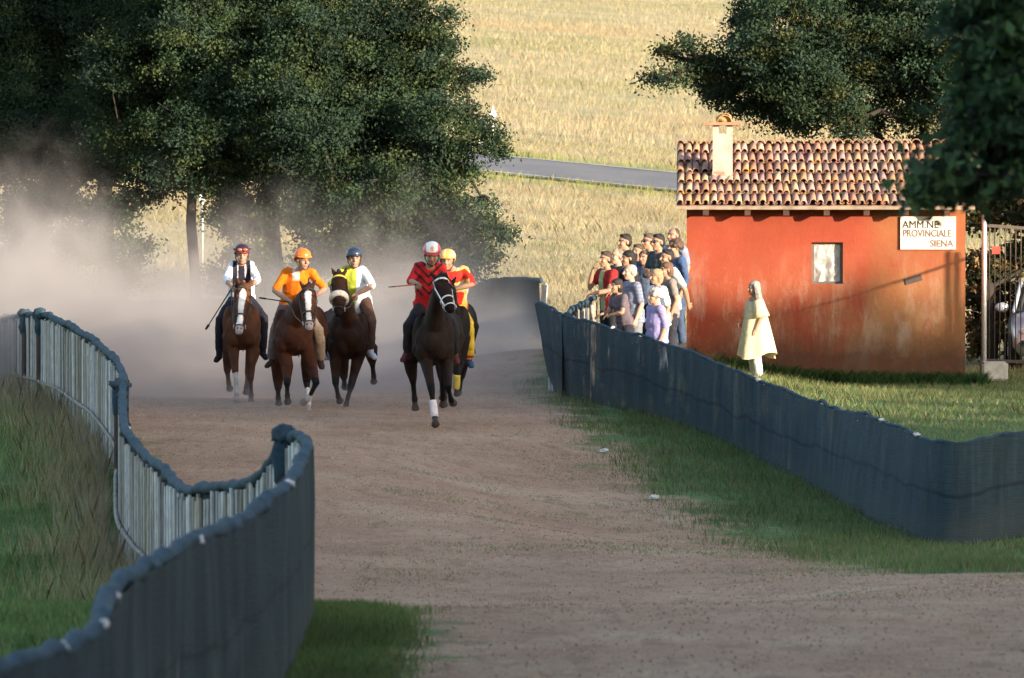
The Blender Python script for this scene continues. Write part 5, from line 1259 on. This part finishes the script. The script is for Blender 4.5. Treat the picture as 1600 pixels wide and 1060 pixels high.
# 3: dark bay with sheepskin noseband
H3 = horse('dark bay horse wearing a white sheepskin noseband and yellow browband', 541, 645, 84, R(9), dict(poll=(530, 432, -1.05), muz=(529.5, 486, -1.50), ear=.12),
    [('F', [(524, 565, -.45), (524.5, 600, -.80), (528.5, 620, -.62), (531, 627, -.50)]),
     ('F', [(558, 565, -.40), (548, 605, -.65), (541, 632, -.70), (538.5, 645, -.85)]),
     ('H', [(534, 560, .5), (537.5, 590, .85), (538, 600, 1.1), (539, 605, 1.25)]),
     ('H', [(580, 548, .6), (581.6, 566, 1.2), (584, 589, 1.35), (584, 597, 1.45)])],
    (.034, .014, .008), dict(noseband=True, browband=YELLOW))
half = lambda X, N: np.where((X[:, 0] < .13)[:, None], np.array((.42, .44, .05)), np.array((.76, .76, .82)))
r3, J3 = rider('rider in a half yellow, half white shirt and navy helmet', H3,
    joints(pelvis=(559, 472, .15), chest=(555, 434, .0), neck=(553.5, 418, -.04), head=(553.5, 404.5, -.18), shL=(571, 422, -.04), shR=(536.5, 421, -.04),
           elL=(582, 447, -.22), elR=(517, 445, -.25), wrL=(557, 460, -.50), wrR=(528, 462, -.55), hpL=(570, 473, .08), hpR=(548, 473, .08),
           knL=(580, 503, -.22), knR=(517, 508, -.25), anL=(579, 547, -.02), anR=(512, 548, -.02)),
    dict(shirt=half, sleeve=1.05, trousers=(.10, .055, .04), shoes=(.66, .66, .72), helmet=(.02, .028, .055), visor=(.02, .02, .03)), R(-2), R(2))
# 5 behind 4
H5 = horse('dark horse almost hidden behind the black one, yellow leg wrap', 706, 636, 82.5, R(-3), dict(poll=(700, 447, -1.1), muz=(700, 505, -1.55)),
    [('F', [(690, 566, -.4), (694, 600, -.6), (695, 622, -.5), (694, 634, -.5)]),
     ('F', [(718, 566, -.4), (714, 586, -.7), (713, 607, -.6), (715, 617, -.55)]),
     ('H', [(690, 560, .6), (690, 590, .9), (691, 612, .9), (691, 624, .9)]),
     ('H', [(722, 560, .6), (721, 588, 1.0), (718, 606, 1.2), (716, 614, 1.3)])],
    (.014, .010, .009), dict(bandages=[(1, WRAP_Y, .0, .95)]))
def blotch(X, N):
    nz = np.array([mnoise.noise(Vector(x)*5.5+Vector((3, 1, 0))) for x in X]); c = np.tile(np.array((.75, .48, .13)), (len(X), 1)); c[nz > .02] = (.55, .03, .02); c[nz < -.30] = (.72, .6, .5); c[np.abs(X[:, 0]) > .27] = (.5, .025, .02); return c
ytr = lambda X, N: np.where((((X[:, 2] < .74) & (X[:, 2] > .70)) | (X[:, 0] > .335))[:, None], np.array((.30, .02, .02)), np.array((.66, .44, .05)))
r5, J5 = rider('rider in a red and gold patterned shirt and yellow trousers, half hidden', H5,
    joints(pelvis=(708, 478, .1), chest=(712, 438, -.06), neck=(706, 420, -.12), head=(699, 408, -.26), shL=(731, 422, -.08), shR=(696, 422, -.08),
           elL=(738, 445, -.28), elR=(688, 447, -.28), wrL=(711, 452, -.62), wrR=(700, 456, -.62), hpL=(717, 482, .05), hpR=(698, 482, .05),
           knL=(733, 508, -.25), knR=(682, 508, -.25), anL=(733, 560, .02), anR=(680, 558, .02)),
    dict(shirt=blotch, sleeve=1.0, trousers=ytr, shoes=(.04, .07, .16), helmet=lambda X: np.where((np.sin(X[:, 0]*60) > 0)[:, None], np.array((.78, .30, .06)), np.array((.75, .5, .2))), visor=(.7, .3, .08), flare=.02), R(-6), R(5))
# 4: black leader
H4 = horse('black horse with white bridle and one white bandaged foreleg, leading the field', 680, 660, 78, R(-4), dict(poll=(688, 438, -1.10), muz=(703, 481, -1.45), turn=-.55, ear=.0),
    [('F', [(666, 566, -.50), (674, 608, -.95), (679.5, 652, -1.05), (680.5, 664, -1.2)]),
     ('F', [(699, 570, -.40), (700, 606, -.95), (705, 626, -.60), (708, 630, -.45)]),
     ('H', [(640, 562, .55), (645, 592, 1.0), (648, 625, 1.1), (649, 640, 1.15)]),
     ('H', [(700, 570, .5), (693, 600, .8), (692, 622, 1.0), (692, 634, 1.1)])],
    (.020, .011, .008), dict(bridle=WHITE_STRAP, bandages=[(0, WRAP_W, .42, .98)]))
chev = lambda X, N: np.where(((((X[:, 2]-1.0*np.abs(X[:, 0]+.07)) % .115) < .038) & (X[:, 2] > 1.72) & (np.abs(X[:, 0]+.07) < .19))[:, None], np.array((.03, .018, .025)), np.array((.50, .018, .022)))
def hel4(X):
    c = np.tile(np.array((.55, .06, .07)), (len(X), 1)); c[(X[:, 2] > .075) & (np.abs(X[:, 0]) < .072)] = (.74, .70, .70); d = np.hypot(X[:, 0], X[:, 2]-.115); c[(d < .024) & (X[:, 1] < 0)] = (.66, .32, .12); return c
r4, J4 = rider('rider in a red shirt with black chevrons and a white and red helmet, head bowed', H4,
    joints(pelvis=(670, 480, .12), chest=(671, 437, -.08), neck=(673, 414, -.18), head=(675, 398, -.40), shL=(692, 416, -.14), shR=(650, 415, -.10),
           elL=(700, 448, -.25), elR=(641, 440, -.25), wrL=(690, 460, -.62), wrR=(651, 443, -.55), hpL=(681, 483, .05), hpR=(659, 483, .05),
           knL=(707, 510, -.28), knR=(638, 510, -.28), anL=(711, 553, -.02), anR=(636, 550, -.02)),
    dict(shirt=chev, sleeve=1.15, trousers=(.022, .018, .022), shoes=(.10, .03, .03), helmet=hel4, visor=(.5, .05, .05), one_hand=True), R(5), R(24))
whip('orange handled whip pointed to the side by the rider in red', H4, J4, 'R', (617, 448, -.75), ORANGEM)
# ------------------------------------------------------------------ dust raised by the horses
def dust():
    x0, x1, y0, y1, z0, z1 = -11.0, 1.2, 76.0, 103.0, -.45, 5.2
    mb = MB(); mb.box(((x0+x1)/2, (y0+y1)/2, (z0+z1)/2), (x1-x0, y1-y0, z1-z0))
    m = bpy.data.materials.new('dust'); m.use_nodes = True; t = m.node_tree; t.nodes.clear()
    M_ = NT.__new__(NT); M_.m = m; M_.t = t
    out = t.nodes.new('ShaderNodeOutputMaterial'); pv = t.nodes.new('ShaderNodeVolumePrincipled')
    c = M_.co(); sp = M_.n('ShaderNodeSeparateXYZ'); M_.l(c, sp.inputs[0]); X, Y, Z = sp.outputs
    n1 = M_.noise(.40, 5, .6, c, .7); n2 = M_.noise(1.3, 2, .6, c)
    fx = M_.n('ShaderNodeMapRange'); M_.l(X, fx.inputs[0]); fx.inputs[1].default_value = -11; fx.inputs[2].default_value = 1; fx.inputs[3].default_value = 0; fx.inputs[4].default_value = 1
    top = M_.ramp(fx.outputs[0], [(.0, .84), (.24, .74), (.40, .57), (.55, .54), (.78, .58), (.92, .44), (1.0, .26)])
    top = M_.math('MULTIPLY', top, 5.0)
    hgt = M_.math('SUBTRACT', M_.math('ADD', top, M_.math('MULTIPLY', M_.math('SUBTRACT', n1, .5), 7.0)), Z)
    s = M_.math('MULTIPLY', hgt, .27, clamp=True); s = M_.math('POWER', s, 2.1)
    fy = M_.n('ShaderNodeMapRange'); fy.interpolation_type = 'SMOOTHSTEP'; M_.l(Y, fy.inputs[0]); fy.inputs[1].default_value = 84.5; fy.inputs[2].default_value = 90.5
    fb = M_.n('ShaderNodeMapRange'); fb.interpolation_type = 'SMOOTHSTEP'; M_.l(Y, fb.inputs[0]); fb.inputs[1].default_value = 103; fb.inputs[2].default_value = 98
    fr = M_.n('ShaderNodeMapRange'); fr.interpolation_type = 'SMOOTHSTEP'; M_.l(X, fr.inputs[0]); fr.inputs[1].default_value = 1.1; fr.inputs[2].default_value = .1
    d = M_.math('MULTIPLY', M_.math('MULTIPLY', s, fy.outputs[0]), M_.math('MULTIPLY', fb.outputs[0], fr.outputs[0]))
    d = M_.math('MULTIPLY', d, M_.ramp(n2, [(.32, .05), (.7, 2.0)]))
    # low kicked-up dust round the hooves
    lo = M_.math('POWER', M_.math('SUBTRACT', 1.0, M_.math('MULTIPLY', M_.math('ADD', Z, .15), 1.35), clamp=True), 2.0)
    fl = M_.n('ShaderNodeMapRange'); M_.l(Y, fl.inputs[0]); fl.inputs[1].default_value = 77; fl.inputs[2].default_value = 86
    lo = M_.math('MULTIPLY', M_.math('MULTIPLY', lo, fl.outputs[0]), M_.math('MULTIPLY', M_.ramp(n2, [(.4, 0), (.7, 1)]), fr.outputs[0]))
    dens = M_.math('ADD', M_.math('MULTIPLY', d, DUST_A), M_.math('MULTIPLY', lo, DUST_B))
    M_.l(dens, pv.inputs['Density']); pv.inputs['Color'].default_value = (.63, .565, .55, 1); pv.inputs['Anisotropy'].default_value = .1
    M_.l(pv.outputs[0], out.inputs['Volume'])
    o = mb.build('dust', m); tag(o, kind='stuff')
DUST_A, DUST_B = 1.0, .6
dust()
